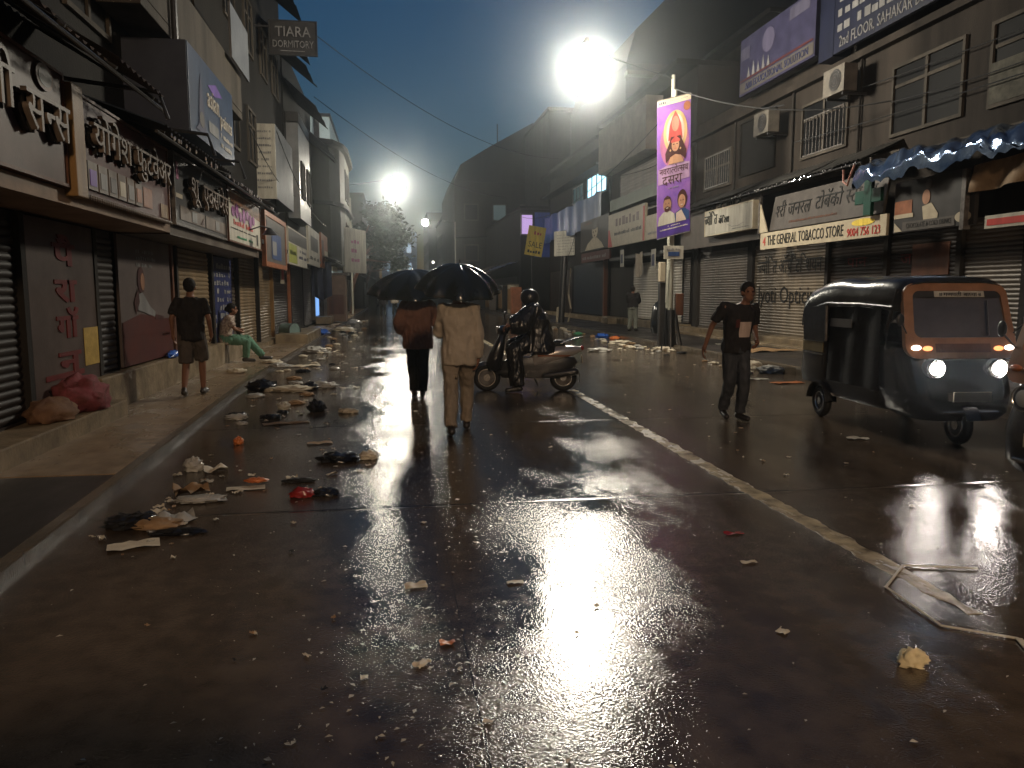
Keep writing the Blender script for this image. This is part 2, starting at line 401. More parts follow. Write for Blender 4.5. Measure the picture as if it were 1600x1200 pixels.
M_rub = mat("rubber", (.015, .015, .015), .6, (.022, .021, .02), 12, .2)

# ------------------------------------------------------------ ground
road_m = wet_ground("wet_concrete_road", (.033, .0235, .016), (.086, .063, .044), .04, .085, .16, .72, joints=True, bigscale=.55)
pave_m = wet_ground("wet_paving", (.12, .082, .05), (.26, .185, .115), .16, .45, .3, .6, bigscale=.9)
paveD_m = wet_ground("dark_wet_paving", (.016, .013, .012), (.032, .026, .022), .3, .5, .3, .6, bigscale=.8)
kerb_m = wet_ground("wet_kerb_stone", (.05, .04, .028), (.11, .085, .06), .08, .25, .4, .7, bigscale=2, joints=True, jp=.9)
line_m = wet_ground("worn_road_paint", (.09, .068, .042), (.56, .46, .28), .16, .35, .4, .8, bigscale=3)
struct(MB().grid(lambda u, v: (-70 + 140 * u, -30 + 230 * v, 0), 14, 23), "road", road_m)
def kerbx(y): return -2.12 - .36 * min(1, max(0, (y - 4) / 9.5))
def ribbon(xa, xb, ys, z0, z1):
    mb = MB(); rs = []
    for y in ys:
        a, b = (xa(y) if callable(xa) else xa), (xb(y) if callable(xb) else xb)
        rs.append([(a, y, z0), (b, y, z0), (b, y, z1), (a, y, z1)])
    return mb.rings(rs)
ysn = [-14, -8, -3, 1, 3, 4, 5, 6, 6.78]; ysf = [6.8, 8, 9.5, 11, 13.5, 17, 24, 40, 60, 120]
struct(ribbon(-4.2, lambda y: kerbx(y) - .10, ysn, -.3, .06), "near_pavement", paveD_m)  # near stretch of the left pavement, in a darker tone than the rest
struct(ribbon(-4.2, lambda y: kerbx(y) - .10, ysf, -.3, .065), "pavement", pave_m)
struct(ribbon(lambda y: kerbx(y) - .098, kerbx, ysn + ysf[1:], -.3, .075), "kerb", kerb_m, bevel=.012)
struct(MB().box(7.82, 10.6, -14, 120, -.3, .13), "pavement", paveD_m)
struct(ribbon(7.66, 7.818, [-14, 0, 8, 14, 20, 28, 60, 120], -.3, .16), "kerb", kerb_m, bevel=.02)
# worn centre line: raised strip with bitten edges
mb = MB(); rd = random.Random(3)
def strip(y0, y1):
    y = y0; rs = []
    while y < y1:
        wob = lambda k: noise.noise(V((y * 5.5, k, 0))) * .035 + noise.noise(V((y * 17, k, 5))) * .02
        f = min(1, max(.25, (y - 2.6) / 1.4)); c = 2.83 + .009 * max(0, y - 6); w0 = c - .075 * f + wob(1); w1 = c + .075 * f + wob(7)
        if noise.noise(V((y * 2.1, 3, 2))) < -.30 and y < 3.6 or w1 - w0 < .03:
            if len(rs) > 1: mb.rings(rs)
            rs = []; y += .05; continue
        rs.append([(w0, y, .0), (w1, y, .0), (w1 - .003, y, .0025), (w0 + .003, y, .0025)]); y += .05
    if len(rs) > 1: mb.rings(rs)
for a, b in ((2.7, 12.3), (14.0, 100)): strip(a, b)
struct(mb, "centre_line", line_m)

# ------------------------------------------------------------ builders for shop rows
def shutter(par, side, y0, y1, z0, z1, x, m, pitch=.085, label=None, name="shutter"):
    """ribbed roller shutter; side +1 faces +x (left row), -1 faces -x"""
    rows = int((z1 - z0) / pitch); mb = MB(); prof = []
    for i in range(rows):
        z = z0 + i * pitch
        prof += [(0.0, z + .004), (.012, z + pitch * .18), (.020, z + pitch * .5), (.012, z + pitch * .82), (0.0, z + pitch - .004)]
    prof.append((0, z1))
    P = [[(x + side * d, y, z) for d, z in prof] for y in (y0, y1)]
    k = len(mb.v); n = len(prof)
    mb.v += [V(p) for p in P[0] + P[1]]
    for i in range(n - 1): mb.f.append((i, i + 1, n + i + 1, n + i))
    mb.box(min(x, x + side * .045), max(x, x + side * .045), y0, y1, z0 - .04, z0 + .003)
    return mb.build(name, m, par, smooth=35, label=label)
def building(name, label, x0, x1, y0, y1, z1, m, face=None, group=None, zb=0):
    t = thing(name, label, "building", ((x0 + x1) / 2, (y0 + y1) / 2, 0), group)
    MB().box(x0, x1, y0, y1, zb, z1).build("wall", m, t)
    return t
def window(par, side, y0, y1, z0, z1, x, bars=1, trans=None, m=None, fm=None, lit=None):
    """window set on a facade of constant x, with a real frame proud of the wall, mullions and a pane"""
    f = MB(); t = .07; p = side
    def bx(ya, yb, za, zb, d0, d1): f.box(min(x + p * d0, x + p * d1), max(x + p * d0, x + p * d1), ya, yb, za, zb)
    bx(y0, y0 + t, z0, z1, -.05, .06); bx(y1 - t, y1, z0, z1, -.05, .06); bx(y0 + t, y1 - t, z0, z0 + t, -.05, .06); bx(y0 + t, y1 - t, z1 - t, z1, -.05, .06)
    for i in range(bars):
        yc = y0 + (y1 - y0) * (i + 1) / (bars + 1); bx(yc - .04, yc + .04, z0 + t, z1 - t, -.04, .05)
    if trans:
        zc = z0 + (z1 - z0) * trans
        ys = [y0 + t] + [y0 + (y1 - y0) * (i + 1) / (bars + 1) for i in range(bars)] + [y1 - t]
        for a, b in zip(ys, ys[1:]): bx(a + .041, b - .041, zc - .035, zc + .035, -.04, .045)
    fo = f.build("window", fm or M_conc, par)
    MB().box(min(x, x + p * .012), max(x, x + p * .012), y0 + .03, y1 - .03, z0 + .03, z1 - .03).build("pane", lit or m or M_glassD, fo)
    return fo
def awning(par_or_label, xw, xe, y0, y1, zw, ze, m, name="awning", cat="awning", pitch=.16, droop=.02, group=None, seed=1, part=None):
    """corrugated sheets from the wall line out to the eave, in overlapping panels with a ragged edge"""
    rd = random.Random(seed); mb = MB(); y = y0
    while y < y1 - .01:
        w = min(rd.uniform(1.0, 1.5), y1 - y); dz = rd.uniform(-droop, droop); dx = rd.uniform(-.08, .08)
        n = max(4, int(w / pitch * 4)); top = []; bot = []
        for i in range(n + 1):
            yy = y + w * i / n; c = .018 * math.sin(2 * math.pi * yy / pitch)
            top.append((yy, c))
        k = len(mb.v)
        for j, (xx, zz) in enumerate(((xw, zw), ((xw + xe) / 2 + dx / 2, (zw + ze) / 2 + dz - .01), (xe + dx, ze + dz))):
            for yy, c in top: mb.v.append(V((xx, yy, zz + c)))
        N = n + 1
        for j in range(2):
            for i in range(n): a = k + j * N + i; mb.f.append((a, a + 1, a + N + 1, a + N))
        y += w + .004
    k = len(mb.v)
    if part: return mb.build(name, m, part, smooth=60)
    t = thing(name, par_or_label, cat, (xw, (y0 + y1) / 2, zw), group)
    mb.build("sheet", m, t, smooth=60)
    br = MB()
    yy = y0 + .2
    while yy < y1: br.tube([(xw, yy, zw - .06), (xe, yy, ze - .05)], .018, 6); yy += 1.15
    br.tube([(xe * .97 + xw * .03, y0, ze - .075), (xe * .97 + xw * .03, y1, ze - .075)], .02, 6)
    br.build("bracket", M_dark, t)
    return t

# ============================================================ LEFT ROW
XL = -3.75
b = building("corner_shop_building", "near left shop building of dark mouldy plaster under tin awnings, shoe shops below", -12, XL - .06, 1.5, 19.0, 9.6, M_wallD)
MB().box(XL - .055, XL + .16, 10.2, 19.9, 0, .52).build("plinth", M_plinth, b, bevel=.02)
MB().box(XL - .055, -3.3, 2, 10.19, .0, .26).build("plinth", M_plinth, b, bevel=.02)
MB().box(XL - .05, -3.05, 2, 11.55, 2.42, 2.56).build("soffit", mat("brown_soffit", (.30, .20, .13), .6, (.18, .12, .08), 2, .1), b)
MB().box(XL - .05, -3.06, 11.56, 18.9, 2.40, 2.54).build("soffit", M_tin, b)
shutter(b, 1, 4.3, 8.55, .28, 2.4, XL - .02, M_shutB)
shutter(b, 1, 10.62, 11.28, .53, 2.4, XL - .02, M_shutB)
shutter(b, 1, 14.45, 16.85, .53, 2.38, XL - .02, M_shutT)
for y in (8.57, 10.52, 14.0, 14.3, 16.95): MB().box(XL - .05, XL + .06, y - .05, y + .05, .53 if y > 10.3 else .27, 2.4).build("post", M_wallG if y != 14.0 else M_rust, b)
shutter(b, 1, 2.0, 4.2, .28, 2.4, XL - .02, M_shutB)
# upper floor: openings and a pale concrete balcony
for y in (3, 5.5, 8, 10.3): window(b, 1, y, y + 1.5, 5.0, 6.6, XL - .06, 1, .7)
for y in (12.6, 15.2): window(b, 1, y, y + 1.6, 6.8, 8.3, XL - .06, 1, .7)
bal = MB().box(-3.74, -3.18, 11.2, 18.2, 5.35, 5.5); bal.box(-3.32, -3.18, 11.2, 18.2, 5.51, 6.35); bal.box(-3.74, -3.33, 11.2, 11.34, 5.51, 6.35)
bal.build("balcony", M_conc, b, bevel=.015)
MB().tube([(-3.12, 12.6, 5.0), (-3.12, 12.6, 9.5)], .05).build("drainpipe", M_dark, b)
MB().box(-3.78, -2.9, 1.5, 19.3, 8.3, 8.42).build("roof_slab", M_wallD, b)

# pillar panel with the vertical shoe shop lettering
t = board("pillar_sign", "pale pillar board with dark red letters stacked top to bottom, beside the near left shutter", (XL + .045, 8.66, .30), LF, 1.84, 2.08, mat("pillar_board", (.085, .06, .052), .5, (.05, .034, .028), 2, .06), .04)
BOLD = .028
for i, s in enumerate(["पै", "रा", "गॉ", "न"]): put(t, s, .92, 1.60 - i * .41, .27, M_dkred, center=True, width=.62)
BOLD = 0.0
patch(t, 1.35, 1.8, .40, .86, mat("yellow_poster_print", (.45, .30, .08), .5, (.30, .2, .05), 8)); patch(t, .25, 1.3, .32, .38, M_dkred)
put(t, "फुटवेअर", .3, .05, .2, M_blk, width=1.35)
t = board("shoe_poster", "large grey shoe advertisement poster with a seated woman over a maroon lower part", (XL + .045, 11.36, .55), LF, 2.5, 1.84, mat("poster_grey", (.10, .078, .07), .5, (.075, .058, .053), 2, .03), .04)
patch(t, .04, 2.46, .0, .62, M_maroon); poly(t, [(.03, .62), (.8, .72), (1.7, .66), (2.46, .50), (2.46, .4), (.03, .4)], M_maroon, lift=.009)
scribble(t, .75, 1.6, 1.62, .06, M_grey, 9, seed=3); scribble(t, .75, 1.7, 1.52, .06, M_grey, 9, seed=4); scribble(t, .75, 1.5, 1.42, .06, M_grey, 9, seed=5)
poly(t, oval(.93, 1.22, .17, .2), M_hair); poly(t, oval(.98, 1.2, .09, .13), M_skinp, lift=.013)
poly(t, [(.7, 1.0), (.95, 1.04), (1.3, .82), (1.55, .74), (1.5, .66), (1.0, .74), (.72, .78)], M_grey, lift=.011); poly(t, [(1.55, .7), (1.95, .66), (1.95, .6), (1.5, .62)], M_hair, lift=.014); poly(t, [(.55, .9), (.75, 1.1), (.8, .9), (.62, .72)], M_hair, lift=.012)
scribble(t, 1.9, 2.3, .34, .06, M_grey, 5, seed=6)

# fascia boards over the near shops
t = board("fascia_sign", "beige fascia board with cream raised Devanagari letters and an oval emblem, nearest on the left", (-3.0, 5.2, 2.60), LF, 2.76, .98, M_sansboard, .08, .03, M_rust)
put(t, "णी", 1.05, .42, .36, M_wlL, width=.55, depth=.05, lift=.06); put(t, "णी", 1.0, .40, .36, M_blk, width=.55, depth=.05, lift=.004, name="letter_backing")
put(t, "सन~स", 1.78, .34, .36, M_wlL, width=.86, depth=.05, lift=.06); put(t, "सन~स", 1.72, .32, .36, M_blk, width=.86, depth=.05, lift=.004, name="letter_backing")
put(t, "वाणी", .1, .42, .36, M_wlL, width=.85, depth=.05, lift=.06)
poly(t, oval(2.35, .86, .17, .115, 28), M_rust, name="emblem", th=.02); poly(t, oval(2.35, .86, .13, .08, 28), M_greyb, name="emblem", lift=.029)
MB().box(-3.08, -2.93, 8.02, 8.28, 2.5, 3.55).single("sign_post", M_wood, "ochre painted wooden post between the beige and maroon fascia boards", "post", bevel=.01)
t = board("fascia_sign", "maroon fascia board with cream Devanagari letters above a row of framed pictures", (-3.0, 8.33, 2.56), LF, 3.0, .94, M_maroon, .08, .03, M_rust)
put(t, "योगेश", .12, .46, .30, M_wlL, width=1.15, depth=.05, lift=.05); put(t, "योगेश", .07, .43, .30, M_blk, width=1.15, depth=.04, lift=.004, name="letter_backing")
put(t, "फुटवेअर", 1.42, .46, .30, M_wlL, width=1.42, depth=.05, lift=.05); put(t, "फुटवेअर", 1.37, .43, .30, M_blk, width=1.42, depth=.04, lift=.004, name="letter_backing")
for i in range(6):
    p = patch(t, .10 + i * .29, .35 + i * .29, .06, .34, M_wlL, "framed_picture", th=.02)
    A_, B_ = LF; MB().obox(V((-3.0, 8.33, 2.56)), A_, B_, A_.cross(B_), .14 + i * .29, .31 + i * .29, .10, .26, .025, .030).build("print", [M_violet, M_grey, M_greyb, M_cream, M_grey, M_orange][i], p)
patch(t, 1.9, 2.25, .08, .32, M_orange, "picture"); patch(t, 2.62, 2.95, .02, .2, M_wood, "picture")
tr = MB()
for i in range(46): tr.ell((-2.965, 8.36 + i * .065, 2.53), (.018, .025, .03), 6, 4)
tr.build("fringe", M_wlL, t)
t = board("fascia_sign", "charcoal fascia board with white black-backed Devanagari letters and pale tile strips", (-3.0, 11.66, 2.58), LF, 3.38, .95, M_char, .08, .035, M_metal)
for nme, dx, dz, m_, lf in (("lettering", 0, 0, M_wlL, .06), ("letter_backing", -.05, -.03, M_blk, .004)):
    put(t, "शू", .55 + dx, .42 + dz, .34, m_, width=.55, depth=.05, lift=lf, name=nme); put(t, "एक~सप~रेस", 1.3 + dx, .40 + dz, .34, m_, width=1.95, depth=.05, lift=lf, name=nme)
patch(t, .25, 1.72, .06, .26, M_wlL, "tile_strip"); patch(t, 1.8, 3.3, .06, .26, M_wlL, "tile_strip")
patch(t, .9, 1.2, .08, .24, M_grey, lift=.009); patch(t, 2.5, 2.8, .08, .24, M_grey, lift=.009); poly(t, [(1.45, .09), (1.65, .2), (1.6, .09)], M_hair, lift=.011); patch(t, .12, .24, .62, .86, M_pink); patch(t, .05, .4, .36, .42, M_cream)
t = board("fascia_sign", "white fascia board with purple and red script and a wall lamp in front of it", (-2.98, 15.18, 2.58), LF, 3.55, .95, M_white, .06, .03, M_rust)
poly(t, [(0.02, .9), (3.5, .93), (3.5, .62), (2.0, .70), (.4, .68)], mat("brown_print", (.22, .11, .06), .5, (.15, .07, .04), 5), lift=.005)
rdd = random.Random(5)
for i in range(7): poly(t, oval(.45 + i * .36, .56 + .05 * math.sin(i * 2.1), .17, .10 + .05 * (i % 2), 10), M_purple, lift=.010 + .001 * i)
scribble(t, .5, 2.6, .32, .10, M_red, 13, seed=8); scribble(t, .2, 3.0, .23, .03, M_blk, 30, seed=9); scribble(t, .8, 2.6, .08, .05, M_green, 16, seed=10); patch(t, 3.02, 3.2, .06, .3, M_blk)
t = thing("wall_lamp", "small unlit black gooseneck lamp in front of the white purple-script fascia", "lamp", (-2.9, 17.6, 2.9))
MB().tube([(-2.96, 17.3, 2.92), (-2.75, 17.5, 3.02), (-2.6, 17.6, 2.98)], .014, 6).build("arm", M_dark, t); MB().cyl((-2.6, 17.6, 2.84), (-2.6, 17.6, 2.98), .16, .05, 14).build("lamp_shade", M_dark, t, smooth=True)
# tin awnings and their fixings
awning("near ragged tin awning over the beige and maroon fascia boards", -3.78, -2.50, 2.0, 9.6, 4.5, 3.72, M_tin, seed=4, group="tin awnings over the left shops")
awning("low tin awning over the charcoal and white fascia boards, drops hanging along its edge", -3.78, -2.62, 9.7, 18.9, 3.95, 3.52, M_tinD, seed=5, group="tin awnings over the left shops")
for i in range(3):
    y = 9.2 + i * 2.3; MB().tube([(-3.7, y, 3.9), (-2.5, y + .1, 3.78), (-2.42, y + .1, 3.5)], .025, 6).single("drain_pipe", M_dark, "bent black pipe over the left tin awnings, " + ["nearest of three", "middle of three", "farthest of three"][i], "pipe", "bent pipes over the left awnings")
rdd = random.Random(9); mb = MB()
for i in range(40): mb.ell((-2.56, 9.9 + rdd.uniform(0, 8.9), 3.45 + rdd.uniform(-.03, .02)), (.012, .012, .03), 6, 4)
o = mb.single("water_drops", mat("water_drop", (.8, .8, .8), .05, (.7, .7, .7), metal=.6), "bright water drops hanging from the low tin awning edge", "water drops", kind="stuff")
# blue box sign
t = board("box_sign", "blue box sign with a pale figure on it jutting above the low tin awning", (-2.9, 12.35, 3.98), LF, 3.25, 1.28, M_tealb, .9)
MB().box(-3.80, -2.915, 12.325, 12.345, 3.98, 5.26).build("side_panel", M_greyblue, t)
put(t, "asian", 1.15, .62, .34, M_wl, width=.85); put(t, "paints", 2.1, .50, .26, M_wl, width=.95)
poly(t, [(.3, .1), (.5, .2), (.62, .75), (.7, 1.0), (.8, .75), (.9, .25), (1.05, .1)], M_navy); poly(t, oval(.7, .3, .15, .12), M_greyb, lift=.012)
patch(t, 1.2, 1.9, .22, .40, M_grey); scribble(t, 2.1, 3.1, .3, .08, M_wl, 10, seed=2); scribble(t, 2.1, 3.1, .14, .08, M_wl, 10, seed=3); poly(t, [(1.2, .95), (1.8, 1.1), (2.3, 1.0), (1.7, .88)], M_violet)
t = board("small_sign", "small pale blank board hung high above the concrete balcony", (-3.05, 16.6, 6.25), LF, 1.9, 1.05, M_sheet, .05)
# metal-clad box sign facing the camera
t = board("notice_box", "tall white sheet-metal box sign with rows of small print facing down the street", (-4.35, 24.0, 4.35), CF, 1.05, 2.15, M_white, .05)
for i in range(9): scribble(t, .22 if i % 5 == 0 else .1, .95, 1.9 - i * .2, .07, M_grey, 14, seed=20 + i)
poly(t, oval(.14, 1.95, .06, .05), M_blk); poly(t, oval(.14, .95, .06, .05), M_blk)
mb = MB(); k = 0
rs = [[(-3.3 + .02 * (i % 2), 24.06 + i * .14, z) for z in (4.35, 6.5)] for i in range(28)]
mb.v = [V(p) for r in rs for p in r]; mb.f = [(2 * i, 2 * i + 2, 2 * i + 3, 2 * i + 1) for i in range(27)]
mb.build("side_panel", M_sheet, t)
MB().box(-4.35, -3.32, 27.8, 27.85, 4.35, 6.5).build("back_panel", M_sheet, t)
# second and third left buildings
b = building("shop_building", "dark left building with stepped tin eaves behind the dormitory sign", -12, -3.85, 19.05, 30, 12.2, M_wallD)
for y in (20, 22.6, 25.2, 27.6):
    for z in (5.2, 8.2): window(b, 1, y, y + 1.3, z, z + 1.5, -3.85, 1, .7)
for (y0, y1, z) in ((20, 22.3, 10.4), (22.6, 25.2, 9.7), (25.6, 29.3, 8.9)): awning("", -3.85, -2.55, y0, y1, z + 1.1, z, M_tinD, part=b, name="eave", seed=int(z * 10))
shutter(b, 1, 20.0, 22.7, .2, 2.6, -3.83, M_shutT); shutter(b, 1, 22.95, 25.4, .2, 2.6, -3.83, M_shutT); shutter(b, 1, 25.6, 29.6, .2, 2.6, -3.83, M_shutB)
shutter(b, 1, 19.2, 19.85, .2, 2.6, -3.83, M_shut)
for y, m_ in ((19.92, M_wallG), (22.83, M_wallG), (25.5, M_wood), (29.75, M_orange)): MB().box(-3.9, -3.72, y - .06, y + .06, .0, 3.3).build("post", m_, b)
MB().box(-3.9, -3.0, 19.05, 30, 2.75, 2.85).build("soffit", M_tinD, b)
MB().box(-3.9, -3.55, 20, 30, 0, .19).build("step", M_plinth, b)
t = board("hanging_sign", "dark TIARA DORMITORY board jutting over the left pavement against the evening sky", (-3.42, 24.5, 8.62), CF, 1.34, .93, M_char, .08, .03, M_dark)
put(t, "TIARA", .16, .50, .30, M_grey, width=1.02, depth=.02); put(t, "DORMITORY", .08, .19, .21, M_grey, width=1.18, depth=.02); patch(t, .3, 1.0, .08, .10, M_grey); MB().box(-3.9, -3.46, 24.45, 24.5, 9.35, 9.4).build("bracket", M_dark, t)
b = building("shop_building", "left building with a pale strip wall under dark eaves beyond the sheet-metal box", -12, -3.8, 30.05, 40, 10.6, M_wallD)
MB().box(-3.79, -3.35, 30.5, 34.4, 4.4, 7.9).build("bay", M_sheet, b); MB().box(-3.79, -3.34, 30.5, 34.4, 7.95, 8.3).build("bay_ledge", M_dark, b)
for (y0, y1, z) in ((30.4, 34.6, 8.5), (35, 39.6, 7.9)): awning("", -3.8, -2.6, y0, y1, z + 1.0, z, M_tinD, part=b, name="eave", seed=int(z * 10))
shutter(b, 1, 30.4, 34, .2, 2.7, -3.78, M_shutB); shutter(b, 1, 34.4, 39.5, .2, 2.7, -3.78, M_shut)
for y in (31, 33, 36, 38): window(b, 1, y, y + 1.1, 5.2, 6.6, -3.8 if y > 34.4 else -3.35, 1)
MB().box(-3.85, -3.0, 30.05, 40, 2.85, 2.95).build("soffit", M_tinD, b)
b = thing("round_corner_building", "grey-green building with a rounded corner bay on the far left", "building", (-8, 46, 0))
pts = [(-12, 40.1), (-3.9, 40.1), (-3.0, 40.6), (-2.55, 41.6), (-2.4, 43), (-2.4, 48), (-2.8, 50), (-4, 51.5), (-12, 51.5)]
olive = mat("olive_plaster", (.05, .05, .036), .8, (.022, .022, .016), .8, .2, 20, streak=True)
MB().rings([[(x, y, z) for x, y in pts] for z in (3.0, 8.9)]).build("wall", olive, b)
MB().rings([[(x * 1.0 + (.22 if x > -11 else 0), y - (.2 if y < 41 else 0), z) for x, y in pts] for z in (8.95, 9.2)]).build("roof_slab", M_wallD, b)
MB().rings([[(x + (.18 if x > -11 else 0), y - (.15 if y < 41 else 0), z) for x, y in pts] for z in (6.0, 6.18)]).build("ledge", M_wallD, b)
MB().box(-12, -3.9, 40.1, 51.5, 0, 2.99).build("ground_floor", M_wallD, b)
shutter(b, 1, 41, 45, .2, 2.7, -3.88, M_shutB); shutter(b, 1, 45.4, 50.5, .2, 2.7, -3.88, M_shut)
for y in (43.4, 45.4): window(b, 1, y, y + 1.2, 6.6, 8.2, -2.4, 1); window(b, 1, y, y + 1.2, 3.9, 5.4, -2.4, 1)
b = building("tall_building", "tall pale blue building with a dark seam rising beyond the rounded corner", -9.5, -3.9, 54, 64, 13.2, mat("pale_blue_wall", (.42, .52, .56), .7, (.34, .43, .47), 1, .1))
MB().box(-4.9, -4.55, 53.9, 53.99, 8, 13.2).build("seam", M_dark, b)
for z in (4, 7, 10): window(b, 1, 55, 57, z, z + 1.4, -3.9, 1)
MB().box(-9.6, -3.8, 53.85, 64, 13.22, 13.4).build("roof_slab", M_dark, b)
rd = random.Random(12)
for i, (y0, y1, h, lbl) in enumerate(((65, 76, 8.5, "low dark building beyond the pale blue tower on the left"), (77, 92, 11, "dark building far down the left side behind the tree"), (93, 118, 9, "farthest dark building on the left side of the street"))):
    b = building("far_building", lbl, -14, -3.6 + i * .9, y0, y1, h, M_wallG)
    x = -3.6 + i * .9; shutter(b, 1, y0 + .5, y1 - .5, .2, 2.7, x + .02, M_shut, pitch=.2)
    for y in range(int(y0) + 1, int(y1) - 2, 3): window(b, 1, y, y + 1.2, 4.4, 5.9, x, 1)
    awning("", x, x + 1.2, y0 + .3, y1 - .3, 3.6, 3.0, M_tinD, part=b, name="awning", seed=i)
    MB().box(-14, x + .2, y0, y1, h + .01, h + .2).build("roof_slab", M_wallD, b)
# signs and shop fittings further along on the left
t = board("shop_sign", "dark sign in orange posts past the white purple-script fascia", (-2.98, 19.5, 2.35), LF, 3.5, 1.1, M_greyb, .08, .12, M_orange)
patch(t, .9, 2.6, .1, .75, M_blue); patch(t, 1.0, 1.7, .2, .55, M_grey, lift=.009); patch(t, .2, 2.9, .82, 1.0, M_char)
t = board("shop_sign", "white and yellow-green sign with small dark print on the left row", (-2.98, 23.7, 2.45), LF, 5.0, 1.1, M_white, .08)
patch(t, .05, 2.0, .05, .62, flat("lime_print", (.30, .32, .05))); patch(t, .05, 4.95, .66, 1.05, M_char); scribble(t, 2.3, 4.8, .45, .10, M_navy, 9, seed=31); scribble(t, 2.3, 4.8, .25, .10, M_navy, 9, seed=32); scribble(t, .3, 1.8, .3, .14, M_green, 5, seed=33)
t = board("shop_sign", "white sign with a dark picture patch past the yellow-green sign", (-2.98, 29.4, 2.65), LF, 4.4, 1.4, M_white, .08)
patch(t, .8, 3.6, .55, 1.1, M_char); scribble(t, .5, 3.9, .2, .14, M_blk, 10, seed=34)
t = board("shop_sign", "narrow orange and cream sign on the far left row", (-2.98, 34.6, 2.7), LF, 3.4, 1.5, M_orange, .08)
patch(t, 1.6, 3.3, .1, .8, M_cream); patch(t, .3, 1.3, .2, 1.2, M_maroon)
t = board("shop_sign", "tall cream sign leaning out beside the kiosk on the left", (-3.0, 41.5, 2.75), LF, 3.2, 1.6, M_cream, .08)
t = board("shop_sign", "tall white tilted sign with faded red letters above the kiosk", (-2.45, 42.5, 2.7), (V((.35, .94, 0)).normalized(), V((0, 0, 1))), 3.0, 2.4, M_white, .1)
scribble(t, .9, 2.1, .6, .2, M_pink, 3, seed=35); scribble(t, .9, 2.1, 1.1, .2, M_pink, 3, seed=36); scribble(t, .9, 2.1, 1.6, .2, M_pink, 3, seed=37)
t = thing("street_kiosk", "brown closed kiosk standing on the far left pavement edge", "kiosk", (-2.9, 41.2, .1))
MB().box(-3.3, -2.35, 40.8, 42.2, .12, 2.5).build("cabinet", mat("brown_cabinet", (.19, .12, .08), .5, (.13, .08, .05), 3, .1), t, bevel=.02)
MB().box(-3.4, -2.2, 40.6, 42.3, 2.51, 2.62).build("roof", M_tin, t); MB().box(-3.2, -2.45, 40.76, 40.795, .5, 1.5).build("shutter", M_rust, t)
mb = MB().grid(lambda u, v: (-3.6 + .9 * u, 36.2 + .12 * math.sin(u * 14) + .1 * v, 3.0 - 1.75 * v * (1 - .25 * abs(u - .5))), 16, 8)
mb.single("hanging_cloth", mat("dark_blue_cloth", (.03, .035, .06), .8, (.02, .022, .04), 5), "dark blue cloth hanging from a stall roof on the left row", "cloth", smooth=True)
t = thing("lit_stall", "small stall front glowing blue low under the hanging cloth", "stall", (-3.5, 38.3, .1))
MB().box(-3.79, -3.6, 37.6, 39.4, .3, 2.4).build("back", M_dark, t); MB().box(-3.59, -3.56, 37.8, 39.2, .5, 1.7).build("light_panel", glow("blue_light", (.25, .5, 1.0), 1.1), t); MB().box(-3.59, -2.9, 37.6, 39.5, .12, .45).build("counter", M_plinth, t)
awning("small tin canopy over the lit stall on the left row", -3.79, -2.4, 35.4, 39.6, 3.5, 3.05, M_tin, seed=8, group="tin awnings over the left shops")
t = thing("display_door", "narrow blue-black shop door covered with rows of small pale stickers behind the sitting woman", "door", (XL + .02, 18.3, .5))
MB().box(XL - .02, XL + .03, 17.1, 19.0, .53, 2.36).build("door_panel", M_navy, t)
rd = random.Random(4); mb = MB()
for i in range(7):
    for j in range(8):
        if rd.random() < .75: mb.box(XL + .031, XL + .036, 17.2 + i * .25, 17.2 + i * .25 + rd.uniform(.1, .2), .85 + j * .18, .85 + j * .18 + rd.uniform(.06, .12))
mb.build("stickers", M_grey, t)
MB().box(XL - .02, XL + .06, 16.98, 17.08, .53, 2.38).build("jamb", M_steel, t)
t = board("red_notice", "small red and cream notice on the dark wall above the left bins", (-3.7, 27.2, 1.9), LF, .8, .55, M_cream, .03); patch(t, .1, .7, .14, .5, M_red)
t = thing("dustbin", "overturned grey-green plastic bin on the left step", "bin", (-3.3, 25.3, .2))
MB().cyl((-3.45, 25.4, .42), (-3.05, 25.1, .40), .20, .25, 18).build("drum", mat("bin_plastic", (.16, .22, .20), .4, (.1, .14, .13), 5), t, smooth=True); MB().torus((-3.05, 25.1, .40), (.4, -.3, 0), .25, .022).build("rim", M_dark, t, smooth=True)
MB().box(-3.5, -2.55, 24.0, 28.5, .0, .34).single("stone_step", M_plinth, "low plastered step in front of the left bin", "step", bevel=.02)

# ============================================================ RIGHT ROW
XR = 11.0
b = building("two_storey_building", "right two-storey cream plaster building with dark windows above shuttered shops", XR, 21, 5, 27.2, 7.55, M_wallR)
MB().box(10.55, XR - .003, 5, 27.2, 0, .36).build("plinth", M_plinth, b, bevel=.02); MB().box(10.2, 10.55, 5, 27.2, 0, .2).build("step", M_plinth, b, bevel=.02)
MB().box(10.62, XR - .003, 15.2, 27.2, 4.46, 4.60).build("ledge", M_conc, b, bevel=.01); MB().box(10.75, XR - .003, 5, 15.19, 4.40, 4.52).build("ledge", M_conc, b)
MB().box(10.8, XR - .003, 5, 27.2, 7.0, 7.16).build("cornice", M_wallR, b)
for y0, y1, z0, z1, bars in ((13.85, 16.05, 4.98, 6.5, 1), (17.7, 19.85, 5.12, 6.55, 1), (10.9, 13.2, 4.95, 6.5, 1), (7.5, 9.8, 4.95, 6.5, 1)): window(b, -1, y0, y1, z0, z1, XR, bars, .7)
window(b, -1, 21.3, 23.6, 5.2, 6.9, XR, 0, None, mat("dark_recess", (.012, .011, .010), .8, (.016, .015, .014)), M_wallD)
window(b, -1, 24.2, 26.4, 5.1, 6.3, XR, 1, .6)
